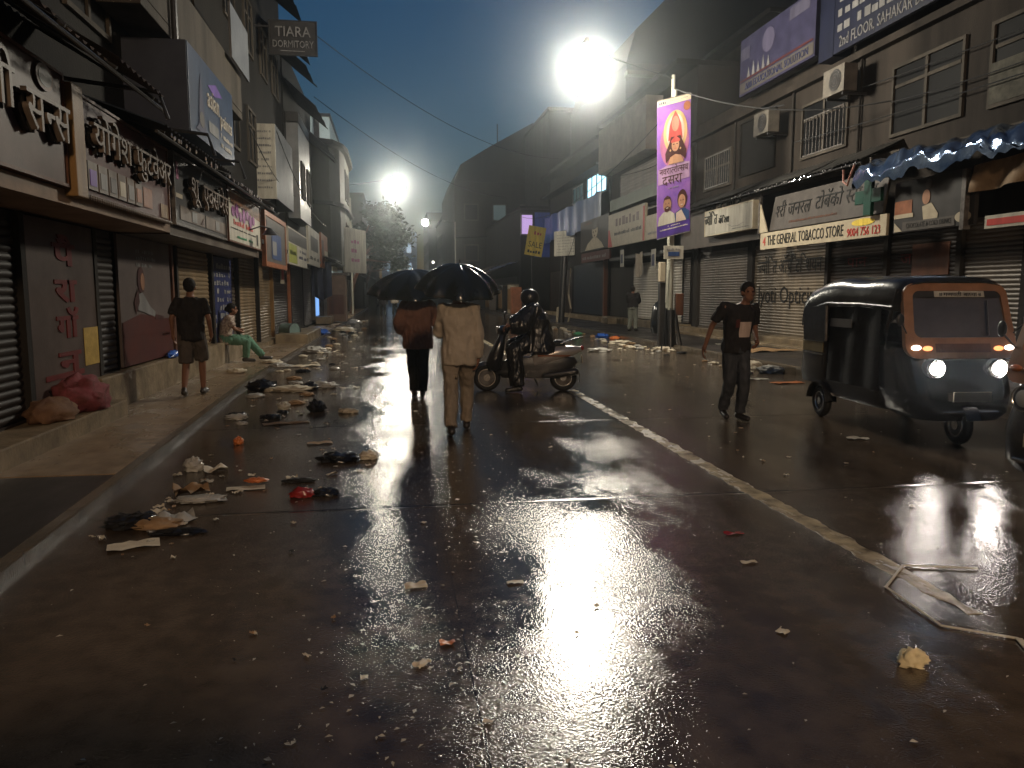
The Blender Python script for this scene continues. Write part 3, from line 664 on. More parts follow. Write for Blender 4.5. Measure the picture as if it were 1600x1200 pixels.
for y0, y1, m_ in ((8.6, 11.9, M_shut), (12.05, 13.5, M_shut), (13.7, 15.75, M_shutB), (15.95, 18.1, M_shutB), (18.3, 22.25, M_shutP), (22.65, 26.5, M_shut), (5.2, 8.45, M_shutB)): shutter(b, -1, y0, y1, .40, 3.0, XR - .03, m_)
for y in (8.52, 11.97, 13.6, 15.85, 18.2, 22.45, 26.75): MB().box(XR - .12, XR - .002, y - (.07 if y < 22 else .17), y + (.07 if y < 22 else .17), .37, 3.2).build("pillar", M_wallG, b)
sh = [o for o in bpy.data.objects if o.parent == b and o.name.startswith("shutter")][4]
sh["label"] = "pale ribbed shutter painted with the optician's name"
lettering(sh, "ज~योति ऑप~टिशियन", (XR - .058, 22.0, 2.15), RF[0], RF[1], .42, M_blk, width=3.5, depth=.004)
lettering(sh, "Jyoti Optician", (XR - .058, 22.0, 1.30), RF[0], RF[1], .50, M_blk, width=3.5, depth=.004)
shs = [o for o in bpy.data.objects if o.parent == b and o.name.startswith("shutter")]
lettering(shs[3], "पान", (XR - .058, 17.4, 2.2), RF[0], RF[1], .25, M_dkred, width=.8, depth=.004); lettering(shs[2], "जनरल", (XR - .058, 15.4, 2.2), RF[0], RF[1], .25, M_dkred, width=1.2, depth=.004)
MB().box(XR - .075, XR - .052, 13.9, 15.0, 1.95, 2.6).build("shutter_notice", M_rust, b)
for wi, (y0, y1, z0, z1) in enumerate(((17.85, 19.7, 5.25, 6.1), (24.35, 26.25, 5.25, 6.2))):
    g = MB(); y = y0
    while y < y1: g.box(XR - .07, XR - .055, y, y + .02, z0 - .05, z1 + .05); y += .17
    g.box(XR - .069, XR - .056, y0, y1, z0 - .06, z0 - .03).box(XR - .069, XR - .056, y0, y1, z1 + .03, z1 + .06).build("grille", M_metal, b)
for y, z0, z1 in ((17.2, 4.6, 7.0), (20.3, 4.6, 7.0), (23.9, 4.62, 7.0), (10.3, 4.55, 7.0)): MB().tube([(XR - .06, y, z0), (XR - .06, y, z1)], .035, 8).build("drainpipe", M_wallG, b, smooth=True)
# canopy over the right shops, string of drops and pipe
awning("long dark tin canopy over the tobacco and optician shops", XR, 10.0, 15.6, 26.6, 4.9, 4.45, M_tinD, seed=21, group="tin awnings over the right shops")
mb = MB(); rd = random.Random(2)
for i in range(60): y = rd.uniform(15.6, 22); mb.ell((9.99, y, 4.38 + rd.uniform(-.03, .03)), (.012, .015, .02), 6, 4)
mb.single("water_drops", MATS["water_drop"], "row of bright water drops along the dark tin canopy on the right", "water drops", kind="stuff")
t = board("tobacco_sign", "long white sign lettered THE GENERAL TOBACCO STORE with a red phone number", (10.05, 20.15, 2.76), RF, 5.5, .44, M_cream, .06)
put(t, "4", .16, .10, .24, M_red, width=.16); put(t, "THE GENERAL TOBACCO STORE", .42, .10, .27, M_blk, width=3.55); put(t, "9004 756 123", 4.12, .06, .19, M_red, width=1.18); poly(t, oval(4.7, .34, .42, .075), M_yel)
t = board("tobacco_fascia", "grey sloping fascia with dark Devanagari letters above the white tobacco sign", (10.12, 19.8, 3.24), RF, 4.9, .92, M_greyb, .05, tilt=R_(-9))
put(t, "श~री जनरल", .2, .34, .36, M_blk, width=1.75); put(t, "टोबॅको स~टोअर", 2.15, .36, .36, M_blk, width=2.4); scribble(t, 1.0, 3.2, .14, .06, M_rust, 26, seed=40)
t = thing("sign_bracket", "pale triangular end bracket left of the grey tobacco fascia", "bracket", (10.1, 20.2, 3.2))
MB().add([(10.04, 20.2, 3.22), (10.04, 19.75, 3.22), (10.04, 20.2, 4.0), (10.07, 20.2, 3.22), (10.07, 19.75, 3.22), (10.07, 20.2, 4.0)], [(0, 1, 2), (3, 5, 4), (0, 3, 4, 1), (1, 4, 5, 2), (2, 5, 3, 0)]).build("plate", M_cream, t)
MB().tube([(10.03, 20.22, 3.2), (10.03, 20.22, 4.05)], .03, 8).build("upright", M_metal, t)
t = thing("pharmacy_cross", "dull green cross sign hanging in front of the grey tobacco fascia", "sign", (9.95, 15.1, 3.2))
MB().box(9.9, 9.98, 15.0, 15.26, 3.2, 4.0).build("upright", mat("dull_green_acrylic", (.008, .06, .04), .4, (.006, .04, .028), 4), t, bevel=.01); MB().box(9.905, 9.975, 14.68, 14.998, 3.46, 3.74).build("crossbar", MATS["dull_green_acrylic"], t, bevel=.01); MB().box(9.905, 9.975, 15.262, 15.58, 3.46, 3.74).build("crossbar", MATS["dull_green_acrylic"], t, bevel=.01); MB().tube([(9.94, 15.13, 4.0), (9.94, 15.13, 4.4)], .02, 6).build("hanger", M_dark, t)
t = board("optician_sign", "bright pale sign with dark Devanagari letters projecting over the optician's shutter", (10.1, 24.1, 3.42), RF, 3.35, .74, M_white, .16, .03, M_cream)
put(t, "ज~योति", -.02, .32, .34, M_blk, width=.95, depth=.02); put(t, "ऑप~टिक~स", 1.05, .30, .2, M_blk, width=.75, depth=.02); scribble(t, 2.0, 3.1, .06, .03, M_grey, 22, seed=41)
poly(t, [(1.7, .22), (2.0, .14), (2.4, .13), (2.8, .2), (2.8, .21), (2.4, .145), (2.0, .155), (1.71, .23)], M_grey)
board("sign_backing", "taupe backing panel behind the bright optician's sign", (10.35, 26.9, 3.1), RF, 6.1, 1.28, mat("taupe_board", (.10, .083, .07), .55, (.075, .062, .052), 3, .05), .05)
lettering(thing("wall_lettering", "dark raised letters on the taupe panel above the optician's sign", "lettering", (10.3, 24, 4.2)), "ज~योति ऑप~टि", (10.345, 24.6, 4.18), RF[0], RF[1], .26, M_blk, width=2.6, depth=.04)
# shops at the right edge
t = board("dark_shop_sign", "dark shop sign with a man's face and a grey strip along its foot", (10.1, 14.5, 2.78), RF, 2.2, 1.0, M_char, .08)
patch(t, .03, .55, .3, .62, M_orange); patch(t, .03, .6, .28, .36, M_cream, lift=.009); poly(t, oval(.95, .62, .11, .14), M_skinp); poly(t, [(.85, .45), (1.1, .5), (1.3, .28), (1.28, .2), (.9, .2)], M_cream, lift=.007)
patch(t, .3, 1.75, .02, .2, M_greyb, lift=.012); put(t, "CHOCOLATE & COLD DRINKS", .42, .07, .10, M_blk, width=1.25, lift=.018, depth=.003); poly(t, [(0.05, .2), (.05, .02), (.3, .02)], M_cream, lift=.013); poly(t, oval(1.95, .16, .2, .1), M_cream, lift=.013); poly(t, oval(1.0, .86, .09, .09), M_greyb, lift=.007)
t = board("red_shop_sign", "red and white striped shelf sign at the right edge above the black rickshaw", (10.15, 12.1, 2.68), RF, 2.6, .22, M_white, .06); patch(t, .06, 2.55, .05, .16, M_red)
mb = MB().grid(lambda u, v: (10.05 - .08 * math.sin(u * 17 + v * 2) * (.3 + v), 12.3 - 2.6 * u, 3.78 + .1 * u - .46 * v), 40, 8)
mb.single("cream_curtain", mat("cream_cloth", (.26, .18, .11), .7, (.17, .115, .07), 4, .1), "cream cloth hanging under the plastic sheet at the right edge", "cloth", smooth=True)
MB().box(10.0, 10.14, 12.42, 12.52, 2.7, 3.75).single("sign_post", M_metal, "pale upright at the left end of the cream cloth on the right", "post")
def tarp(u, v):
    y = 15.2 - 9.5 * u; a = v * 1.25
    f = noise.noise(V((y * 1.7, v * 3.1, 0))) * .10 + noise.noise(V((y * 4.5, v * 7, 3))) * .055 + abs(noise.noise(V((y * 2.6 + v * 3, v * 1.5, 8)))) * .08
    return (10.55 - .95 * math.sin(min(a, 1.0) * 1.5), y + .04 * math.sin(v * 9), 4.42 - .12 * u - .62 * v ** 1.5 + 1.7 * f * (.35 + v))
mb = MB().grid(tarp, 190, 22); mb.single("plastic_sheet", M_silver, "crumpled shiny blue plastic sheet draped over the shop canopy on the right", "tarpaulin", smooth=180)
mb = MB().tube([(9.62, 15.6, 4.2), (9.6, 15.55, 3.95), (9.6, 15.4, 3.85), (9.6, 15.3, 4.05), (9.62, 15.2, 4.25)], .022, 8); mb.single("rope_loop", mat("pink_rope", (.5, .25, .2), .6), "looped pink rope hanging at the left end of the plastic sheet", "rope", smooth=True)
# roof signs on the right
t = board("roof_sign", "violet-grey rooftop hoarding with a round pale emblem and EDUCATIONAL SOLUTION along its foot", (10.45, 22.65, 7.42), RF, 4.2, 1.62, mat("violet_hoarding", (.035, .032, .065), .5, (.022, .02, .042), 3, .05), .1)
patch(t, .05, 4.15, .06, .36, M_greyb); put(t, "ABB EDUCATIONAL SOLUTION", .4, .12, .2, M_navy, width=3.5, lift=.009); poly(t, oval(1.75, 1.15, .36, .32), flat("pale_violet", (.09, .08, .13)), name="emblem"); patch(t, .06, .62, 1.0, 1.34, flat("pale_violet2", (.07, .064, .10)))
for i in range(5): poly(t, [(.5 + i * .3, .44), (.58 + i * .3, .74 + .1 * (i % 2)), (.68 + i * .3, .44)], M_grey)
patch(t, .05, 4.1, .4, .45, M_maroon, lift=.011); patch(t, 2.9, 3.9, 1.25, 1.56, flat("pale_violet3", (.08, .074, .11)))
t = board("roof_sign", "navy rooftop sign with pale lines of print ending SAHAKAR BUILDING", (10.5, 17.7, 7.22), RF, 8.5, 1.5, M_navyD, .1)
put(t, "2nd FLOOR, SAHAKAR BUILDING,", .25, .10, .26, M_grey, width=3.9); scribble(t, .15, 4.1, .46, .22, M_grey, 15, seed=50); scribble(t, .15, 4.1, .8, .2, M_grey, 14, seed=51); scribble(t, .2, 3.0, 1.12, .2, M_grey, 9, seed=52); scribble(t, 4.5, 8.3, .46, .2, M_grey, 14, seed=53)
M_navy0 = M_navy; M_navy = M_navyD
t = thing("steel_hoarding", "dark navy return panel standing between the two rooftop signs", "panel", (11, 18, 7.5)); MB().box(10.52, 11.4, 17.75, 18.38, 7.2, 8.7).build("side_panel", M_navy, t)
M_navy = M_navy0
def aircon(lbl, y0, z0, x=10.35):
    t = thing("air_conditioner", lbl, "air conditioner", (x + .2, y0 + .45, z0), "outdoor air conditioner units on the right facade")
    MB().box(x, x + .34, y0, y0 + .88, z0, z0 + .62).build("casing", mat("ac_casing", (.17, .15, .125), .5, (.10, .09, .075), 4, .05), t, bevel=.02)
    MB().cyl((x - .008, y0 + .36, z0 + .31), (x + .02, y0 + .36, z0 + .31), .25, .25, 28).build("fan_grille", M_dark, t)
    g = MB()
    for r in (.07, .14, .21): g.torus((x - .014, y0 + .36, z0 + .31), (1, 0, 0), r, .006, 24, 5)
    g.build("grille_ring", M_metal, t)
    [MB().box(x + .04, XR + .02, y0 + q, y0 + q + .05, z0 - .06, z0 - .005).build("bracket", M_dark, t) for q in (.08, .74)]
aircon("grey air conditioner hung right of the middle upper window on the right facade", 16.95, 6.22); aircon("grey air conditioner hung over the dark recess behind the banner pole", 20.55, 6.02)
MB().box(10.93, XR - .001, 12.3, 13.15, 5.02, 5.75).single("window_notice", mat("wet_poster", (.10, .095, .078), .8, (.05, .048, .04), 5, .1, spec=.08), "pale wrinkled sheet stuck low in the right-edge upper window", "sheet")
# second right building
b = building("old_building", "right building with pale slanted upper panel and ribbed upstairs shutter behind the banner", XR, 22, 27.3, 38.2, 9.7, M_wallG)
MB().obox((10.2, 37.8, 7.35), RF[0], RF[1], V((-1, 0, 0)), 0, 7.2, 0, 2.1, -.7, 0).build("parapet_panel", mat("taupe_plaster", (.17, .145, .12), .7, (.12, .10, .085), 1.5, .15), b)
shutter(b, -1, 30.2, 36.5, 5.2, 7.2, XR - .03, M_shut, pitch=.14); shutter(b, -1, 28.2, 34.2, .5, 2.9, XR - .03, mat("white_shutter", (.5, .45, .36), .35, (.26, .225, .18), 1.2, .05, 50, streak=True), pitch=.11); MB().box(10.6, 10.997, 27.3, 38.2, 0, .42).build("plinth", M_plinth, b, bevel=.02); shutter(b, -1, 27.4, 28.0, .5, 2.9, XR - .03, M_shut)
MB().box(10.3, 10.997, 27.3, 36, 3.1, 3.22).build("soffit", M_tinD, b)
MB().box(10.2, 22, 27.3, 38.2, 9.71, 9.9).build("roof_slab", M_wallD, b)
for y in (27.6,): window(b, -1, y, y + 1.9, 5.3, 6.9, XR, 1, .6)
MB().obox((10.3, 36, 5.4), RF[0], RF[1], V((-1, 0, 0)), 0, 8.4, 0, .5, -.6, 0).build("green_valance", mat("green_tarpaulin", (.06, .09, .05), .5, (.04, .06, .035), 3), b)
t = board("shop_sign", "red-edged cream sign with dark print on the right row, left of the banner pole", (10.1, 35.5, 3.68), RF, 5.3, 1.5, M_cream, .1)
poly(t, [(.02, .02), (.7, .02), (.25, .8), (.02, .8)], M_red); patch(t, 5.05, 5.27, .02, 1.4, M_red); scribble(t, 1.2, 4.7, .9, .4, M_maroon, 7, seed=60); scribble(t, 1.0, 4.9, .5, .16, M_blk, 22, seed=61)
t = board("shop_sign", "low cream sign passing behind the foot of the festival banner", (10.1, 30.1, 3.68), RF, 3.6, .95, M_cream, .1); scribble(t, .3, 3.3, .2, .1, M_grey, 20, seed=62)
# blue-black shop with poster boards
b = building("dark_shop_building", "dark building with blue tarpaulin upper floor and lit windows on the right", 10.9, 20, 38.3, 53, 9.2, M_wallD)
MB().box(10.86, 10.898, 38.6, 45.6, .45, 3.2).build("door", M_blueblack, b); MB().box(10.5, 10.895, 38.4, 53, 0, .36).build("plinth", M_plinth, b, bevel=.02)
MB().box(10.7, 10.898, 38.3, 38.55, .37, 3.4).build("post", M_rust, b)
shutter(b, -1, 46, 52.5, .4, 3.0, 10.88, M_shutB)
pg = MB(); pg.grid(lambda u, v: (10.55 - .06 * math.sin(u * 40), 38.5 + 14.4 * u, 6.7 - 1.7 * v + .05 * math.sin(u * 25)), 60, 6); pg.build("tarpaulin", M_tarpB, b, smooth=True)
wl_ = glow("cool_window_light", (.5, .85, 1.0), 2.2)
window(b, -1, 38.6, 42.6, 6.75, 7.9, 10.9, 3, None, None, M_dark, lit=wl_); window(b, -1, 43.5, 46, 6.8, 7.8, 10.9, 2, None, None, M_dark, lit=glow("dim_window_light", (.4, .6, .6), .12))
MB().box(10.2, 10.89, 38.3, 53, 7.95, 8.1).build("ledge", M_wallD, b); MB().box(10.2, 20, 38.3, 53, 9.21, 9.4).build("roof_slab", M_wallD, b)
t = board("portrait_poster", "black poster board with the sepia portrait of a woman holding a hand to her lips", (10.2, 41.3, 3.75), RF, 5.5, 1.6, M_char, .1)
poly(t, oval(3.0, .95, .55, .36), M_cream); poly(t, [(1.0, .05), (1.6, .38), (2.6, .62), (3.4, .6), (4.3, .3), (4.7, .05)], M_cream, lift=.006); poly(t, oval(2.9, 1.22, .75, .18), M_char, lift=.013); scribble(t, .5, 2.4, 1.36, .14, M_rust, 5, seed=66)
poly(t, oval(2.75, .9, .08, .05), M_hair, lift=.015); poly(t, oval(3.2, .92, .08, .05), M_hair, lift=.015); poly(t, oval(2.95, .72, .12, .04), M_maroon, lift=.015)
t = board("shop_sign", "dim maroon sign strip under the portrait poster", (10.25, 41.3, 3.2), RF, 5.5, .48, M_maroon, .08); scribble(t, .3, 5.0, .14, .18, M_grey, 18, seed=65)
t = board("notice_board", "large pale notice board with fine lines of print on the right row", (10.0, 47.3, 3.85), (V((.45, -.89, 0)).normalized(), V((0, 0, 1))), 5.2, 1.5, M_white, .1)
for i in range(7): scribble(t, .3, 4.9, .2 + i * .17, .05, M_grey, 30, seed=70 + i)
t = board("sale_sign", "tilted yellow sale sign with dark letters among the far right shops", (7.9, 46.0, 3.9), (V((.98, -.1, -.17)).normalized(), V((.17, 0, .98)).normalized()), 1.05, 1.75, M_yel, .06)
put(t, "SALE", .15, .5, .36, M_blk, width=.8); scribble(t, .2, .9, 1.25, .2, M_red, 4, seed=67); scribble(t, .15, .95, .15, .18, M_blk, 5, seed=68)
t = thing("sign_pole", "thin dark pole carrying the yellow sale sign", "pole", (8.4, 46.1, 0)); MB().tube([(8.4, 46.1, 0), (8.4, 46.1, 4.2)], .05).build("shaft", M_dark, t); MB().disc((8.4, 46.1, .02), (0, 0, 1), .15, .04).build("base_plate", M_dark, t)
# far right buildings, street bends left
b = building("gable_building", "dark three-storey building with a humped roofline facing down the street", 6.0, 20, 74, 92, 12.0, M_wallG)
pr = [(6.0, 12.01), (6.6, 13.6), (9.2, 15.2), (13.5, 17.6), (15.4, 16.3), (20, 15.5), (20, 12.01)]
MB().rings([[(x, y, z) for x, z in pr] for y in (74, 92)]).build("roof", M_wallD, b)
for x in (6.9, 9.6, 12.3, 15):
    for z in (4.6, 8.4):
        f = MB().box(x, x + 1.4, 73.94, 73.99, z, z + 1.6).build("window", M_conc, b); MB().box(x + .12, x + 1.28, 73.9, 73.935, z + .12, z + 1.48).build("pane", glow("pale_window_light", (.5, .7, .7), .10) if (x, z) in ((9.6, 8.4),) else M_glassD, f)
MB().tube([(10.4, 76, 15.4), (10.4, 76, 17.8)], .07).build("mast", M_dark, b)
MB().box(5.9, 20, 73.2, 73.9, 6.8, 7.0).build("ledge", M_wallD, b)
t = building("narrow_building", "dark narrow building with blue cloth and a pink lit window", 9.0, 14, 54, 73.8, 7.4, M_wallD)
MB().box(8.96, 8.995, 55, 73, .2, 2.8).build("shutter", M_shutB, t)
MB().box(10.0, 12.6, 53.9, 53.96, 4.1, 7.2).build("blue_cloth", flat("bright_blue_cloth", (.04, .07, .28)), t); 
f = MB().box(9.0, 9.9, 53.9, 53.97, 5.6, 7.1).build("window", M_dark, t); MB().box(9.08, 9.82, 53.85, 53.895, 5.7, 7.0).build("pane", glow("pink_violet_light", (.75, .5, 1.0), .75), f)
MB().box(8.9, 14, 53.7, 73.8, 7.42, 7.6).build("roof_slab", M_wallD, t)
b = building("tall_block", "tall dark block with flat top standing behind the tarpaulin building", 11.4, 16.8, 56, 66, 14.6, M_wallG)
MB().box(11.3, 16.9, 55.9, 66, 14.61, 14.85).build("roof_slab", M_wallD, b)
b = building("domed_building", "large dark building with a rounded roof rising behind the right shops", 12.2, 27, 40, 52.5, 13.4, M_wallG)
pr = [(12.2, 13.41), (12.7, 15.1), (14.2, 16.6), (16.5, 18.0), (20, 18.4), (24, 17.6), (27, 15.6), (27, 13.41)]
MB().rings([[(x, y, z) for x, z in pr] for y in (40, 52.5)]).build("roof", M_wallD, b, smooth=True)
for x in (13.5, 16.5, 19.5):
    f = MB().box(x, x + 1.5, 39.93, 39.99, 10.6, 12.4).build("window", M_conc, b); MB().box(x + .12, x + 1.38, 39.9, 39.925, 10.7, 12.3).build("pane", M_glassD, f)
MB().box(12.1, 27, 39.4, 39.99, 12.7, 12.9).build("ledge", M_conc, b)
b = building("rear_block", "plain grey block with a slab roof just behind the cream plaster building", 14.2, 22, 27.6, 34, 11.6, M_wallG, zb=9.92)
MB().box(13.6, 22, 27.2, 34, 11.62, 11.8).build("roof_slab", M_wallD, b)
for i, (x0, y0, y1, h, lbl) in enumerate(((6.3, 93, 108, 10.5, "dark far building past the humped roof on the right"), (5.2, 109, 126, 12.5, "farthest right building closing the street"))):
    b = building("far_building", lbl, x0, x0 + 10, y0, y1, h, M_wallG)
    for z in (4.5, 7.4):
        for y in range(int(y0) + 1, int(y1) - 2, 3): window(b, -1, y, y + 1.3, z, z + 1.5, x0, 1)
    MB().box(x0 - .2, x0 + 10, y0, y1, h + .01, h + .2).build("roof_slab", M_wallD, b)
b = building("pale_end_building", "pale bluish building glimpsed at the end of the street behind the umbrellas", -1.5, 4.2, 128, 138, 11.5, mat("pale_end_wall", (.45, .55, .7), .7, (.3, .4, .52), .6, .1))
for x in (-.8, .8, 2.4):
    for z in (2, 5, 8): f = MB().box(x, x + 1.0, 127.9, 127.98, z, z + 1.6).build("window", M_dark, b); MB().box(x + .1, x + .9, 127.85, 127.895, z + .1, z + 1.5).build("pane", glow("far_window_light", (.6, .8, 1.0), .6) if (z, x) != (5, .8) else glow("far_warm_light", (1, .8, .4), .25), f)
# far right awnings and stalls
for i, (x, y0, y1) in enumerate(((8.9, 56, 63), (8.7, 63.5, 72), (6.0, 75, 84))):
    awning(["sagging tin awning over the far right stalls, nearest of three", "middle tin awning over the far right stalls", "farthest tin awning over the right stalls"][i], x, x - 1.8, y0, y1, 3.9, 3.1, M_tin, seed=30 + i, group="tin awnings over the far right stalls")
mb = MB().grid(lambda u, v: (8.6 - 1.6 * v, 52.5 + 4 * u, 3.75 - .5 * v + .12 * noise.noise(V((u * 6, v * 5, 1)))), 20, 8); mb.single("blue_tarpaulin", M_tarpB, "blue tarpaulin thrown over a far right stall roof", "tarpaulin", smooth=True)
mb = MB().box(8.2, 8.9, 52.8, 53.6, .15, 2.0); mb.single("orange_cupboard", M_orange, "orange cupboard standing on the far right pavement", "cupboard", bevel=.03)
for i, (x, y, w, h, m_, lbl) in enumerate(((8.4, 54.6, 1.6, 2.2, M_cream, "pale closed stall on the far right beside the orange cupboard"), (8.3, 58.2, 2.2, 2.1, M_wallG, "grey closed stall under the nearest far awning"), (8.1, 64.5, 2.8, 2.0, M_shut, "ribbed closed stall under the middle far awning"))):
    t = thing("market_stall", lbl, "stall", (x, y, .13), "closed stalls on the far right"); MB().box(x, x + .6, y, y + w, .13, h).build("cabinet", m_, t, bevel=.02); MB().box(x - .1, x + .7, y - .1, y + w + .1, h + .01, h + .08).build("roof", M_tin, t); MB().box(x - .02, x - .001, y + .15, y + w - .15, .4, h - .3).build("door", M_wood, t)
# ============================================================ STREET LAMPS AND POLES
def street_lamp(lbl, bx, y, arm_x, h, e, globe=.42, z0=.13, galv=M_galv, y_arm=None, h_pole=None):
    ya = y if y_arm is None else y_arm; hp = h + .1 if h_pole is None else h_pole
    t = thing("street_lamp", lbl, "street lamp", (bx, y, z0), "street lamps along the road")
    sg = 1 if arm_x > bx else -1
    MB().cyl((bx, y, z0), (bx, y, hp), .075, .05, 14).build("pole", galv, t, smooth=True)
    q_ = lambda f, z: (bx + (arm_x - bx) * f, y + (ya - y) * f, z)
    MB().tube([q_(0, hp - .1), q_(.5, (hp + h + globe * .5) / 2 + .05), q_(.9, h + globe * .75)], .018, 8).build("arm", M_rub, t, smooth=True)
    MB().cyl((arm_x, ya, h + globe * .9), (arm_x, ya, h + globe + .16), .16, .06, 14).build("lamp_cap", M_dark, t, smooth=True)
    g = MB().ell((arm_x, ya, h), (globe, globe, globe), 24, 14).build("globe", glow("lamp_light_%d" % e, (1.0, .92, .76) if y > 0 else (1.0, .70, .43), e), t, smooth=180)
    return t
street_lamp("nearest tall street lamp on the right, its big white globe blazing above the road", 7.72, 20.9, 4.9, 7.1, LAMP_E, .60, y_arm=19.4, h_pole=7.5, z0=0)
street_lamp("second street lamp, its thin pole at the left kerb and globe over the road", -2.75, 48.0, .31, 7.95, LAMP_E, .56)
street_lamp("third and smallest street lamp seen far down the street", 5.9, 72.0, 3.15, 8.0, int(LAMP_E * .6), .30)
street_lamp("street lamp behind the viewpoint lighting the backs of the walkers", 7.72, -9.0, 1.3, 7.4, LAMP_REAR, .60, z0=0)
# festival banner on its pole
p = thing("banner_pole", "grey pole at the right kerb with a dark boxed base, carrying the festival banner", "pole", (7.93, 21.0, .13))
MB().cyl((7.93, 21, .13), (7.93, 21, 7.1), .075, .05, 14).build("shaft", M_galv, p, smooth=True)
MB().cyl((7.93, 21, .13), (7.93, 21, 1.25), .17, .13, 14).build("base_sleeve", M_black, p, smooth=True)
MB().box(7.6, 7.76, 20.94, 21.1, .2, 2.0).build("cable_duct", M_dark, p, bevel=.02); MB().box(7.58, 7.74, 20.9, 21.08, 2.02, 2.55).build("meter_box", M_cream, p, bevel=.015)
MB().box(8.08, 8.3, 20.95, 21.1, 1.1, 1.7).build("junction_box", M_rust, p, bevel=.02)
cb = MB()
for i in range(7):
    a = i * .9; cb.tube([(7.93 + .16 * math.cos(a), 21 + .12 * math.sin(a), 1.3), (7.93 + .22 * math.cos(a), 21 - .1 + .1 * math.sin(a), .7), (7.93 + .34 * math.cos(a), 20.9 + .2 * math.sin(a), .15)], .022, 6)
cb.build("cables", M_black, p)
p.location.x -= .33; p.location.y -= .6; p.location.z -= .13
t = board("pole_sign", "small white printed plate fixed low on the banner pole", (7.33, 20.26, 2.5), CF, .56, .36, M_white, .02)
patch(t, .12, .44, .08, .2, M_blue); scribble(t, .08, .48, .24, .05, M_grey, 8, seed=80)
BA = V((.96, -.10, .25)).normalized(); BB = V((-.02, 0, 1)).normalized()
t = board("festival_banner", "tall purple festival banner with a haloed crowned woman and two smiling people, on the pole", (7.14, 20.30, 3.02), (BA, BB), .93, 3.62, mat("banner_print", (.12, .055, .25), .4, (.2, .085, .27), 2.2, .02), .03)
patch(t, 0, .93, 3.46, 3.62, M_cream, lift=.003); scribble(t, .05, .25, 3.5, .07, M_navy, 4, seed=81); scribble(t, .35, .85, 3.53, .03, M_grey, 10, seed=82)
poly(t, oval(.48, 2.45, .40, .66, 28), M_pink, lift=.003, th=.001); poly(t, oval(.5, 2.72, .33, .56, 28), M_gold, lift=.005, th=.001); poly(t, oval(.5, 2.72, .25, .46, 28), M_halo, lift=.007, th=.001)
redm = flat("banner_red", (.42, .07, .06))
poly(t, [(.3, 2.52), (.34, 2.9), (.42, 3.12), (.5, 3.26), (.58, 3.12), (.66, 2.9), (.7, 2.52)], redm, lift=.009, th=.001); poly(t, oval(.5, 2.93, .10, .20), flat("banner_tan", (.36, .2, .14)), lift=.011, th=.001)
poly(t, [(.24, 1.96), (.22, 2.2), (.33, 2.45), (.38, 2.6), (.64, 2.6), (.7, 2.45), (.8, 2.2), (.78, 1.96), (.64, 2.1), (.4, 2.1)], M_hair, lift=.011, th=.001)
poly(t, [(.3, 1.9), (.36, 2.08), (.5, 2.14), (.66, 2.08), (.74, 1.9)], flat("banner_face", (.45, .24, .14)), lift=.013, th=.001); poly(t, oval(.5, 2.38, .105, .17), MATS["banner_face"], lift=.015, th=.001)
poly(t, [(.37, 2.5), (.5, 2.62), (.63, 2.5), (.62, 2.45), (.38, 2.45)], redm, lift=.017, th=.001)
for a in (.455, .545): poly(t, oval(a, 2.40, .026, .013, 10), M_hair, lift=.019, th=.001)
poly(t, oval(.5, 2.29, .03, .012, 10), redm, lift=.019, th=.001); poly(t, [(.49, 2.32), (.51, 2.32), (.5, 2.4)], M_skinp, lift=.018, th=.001)
for a in (.36, .64): poly(t, oval(a, 2.26, .022, .03, 10), M_gold, lift=.019, th=.001)
poly(t, oval(.82, 3.32, .1, .12), M_orange, lift=.006, th=.001)
poly(t, [(.03, 1.42), (.9, 1.45), (.9, 1.86), (.5, 1.95), (.03, 1.82)], flat("banner_lilac", (.34, .21, .34)), lift=.004, th=.001)
put(t, "नवरात~रोत~सव", .06, 1.66, .18, M_hair, width=.80, lift=.008, depth=.002); put(t, "दसरा", .14, 1.38, .26, M_hair, width=.55, lift=.008, depth=.002); scribble(t, .3, .6, 1.27, .03, M_grey, 9, seed=83)
poly(t, [(.02, .34), (.05, .56), (.18, .68), (.36, .68), (.48, .58), (.52, .34)], M_white, lift=.009, th=.001); poly(t, [(.5, .34), (.5, .58), (.64, .66), (.78, .66), (.9, .56), (.9, .34)], M_blue, lift=.007, th=.001); poly(t, [(.53, .34), (.53, .58), (.68, .64), (.82, .34)], M_halo, lift=.010, th=.001)
poly(t, oval(.28, .86, .115, .20), M_skinp, lift=.011, th=.001); poly(t, [(.175, .90), (.19, 1.04), (.28, 1.1), (.37, 1.04), (.385, .90), (.35, 1.0), (.21, 1.0)], M_hair, lift=.013, th=.001); poly(t, [(.2, .78), (.28, .82), (.36, .78), (.34, .69), (.28, .66), (.22, .69)], M_hair, lift=.013, th=.001); poly(t, oval(.28, .77, .04, .012, 8), M_wl, lift=.015, th=.001)
poly(t, oval(.7, .92, .135, .25), M_hair, lift=.008, th=.001); poly(t, oval(.69, .86, .10, .18), flat("banner_face2", (.42, .22, .13)), lift=.011, th=.001); poly(t, oval(.69, .77, .035, .012, 8), M_wl, lift=.013, th=.001)
for a in (.24, .32, .65, .73): poly(t, oval(a, .89, .02, .01, 8), M_hair, lift=.016, th=.001)
patch(t, 0, .93, .0, .34, flat("banner_navy", (.07, .035, .22)), lift=.004, th=.002); scribble(t, .3, .65, .27, .03, M_wl, 8, seed=84); scribble(t, .08, .86, .19, .04, M_wl, 22, seed=85); patch(t, .05, .88, .03, .15, MATS["banner_navy"], lift=.007); scribble(t, .06, .87, .05, .09, M_wl, 17, seed=86)
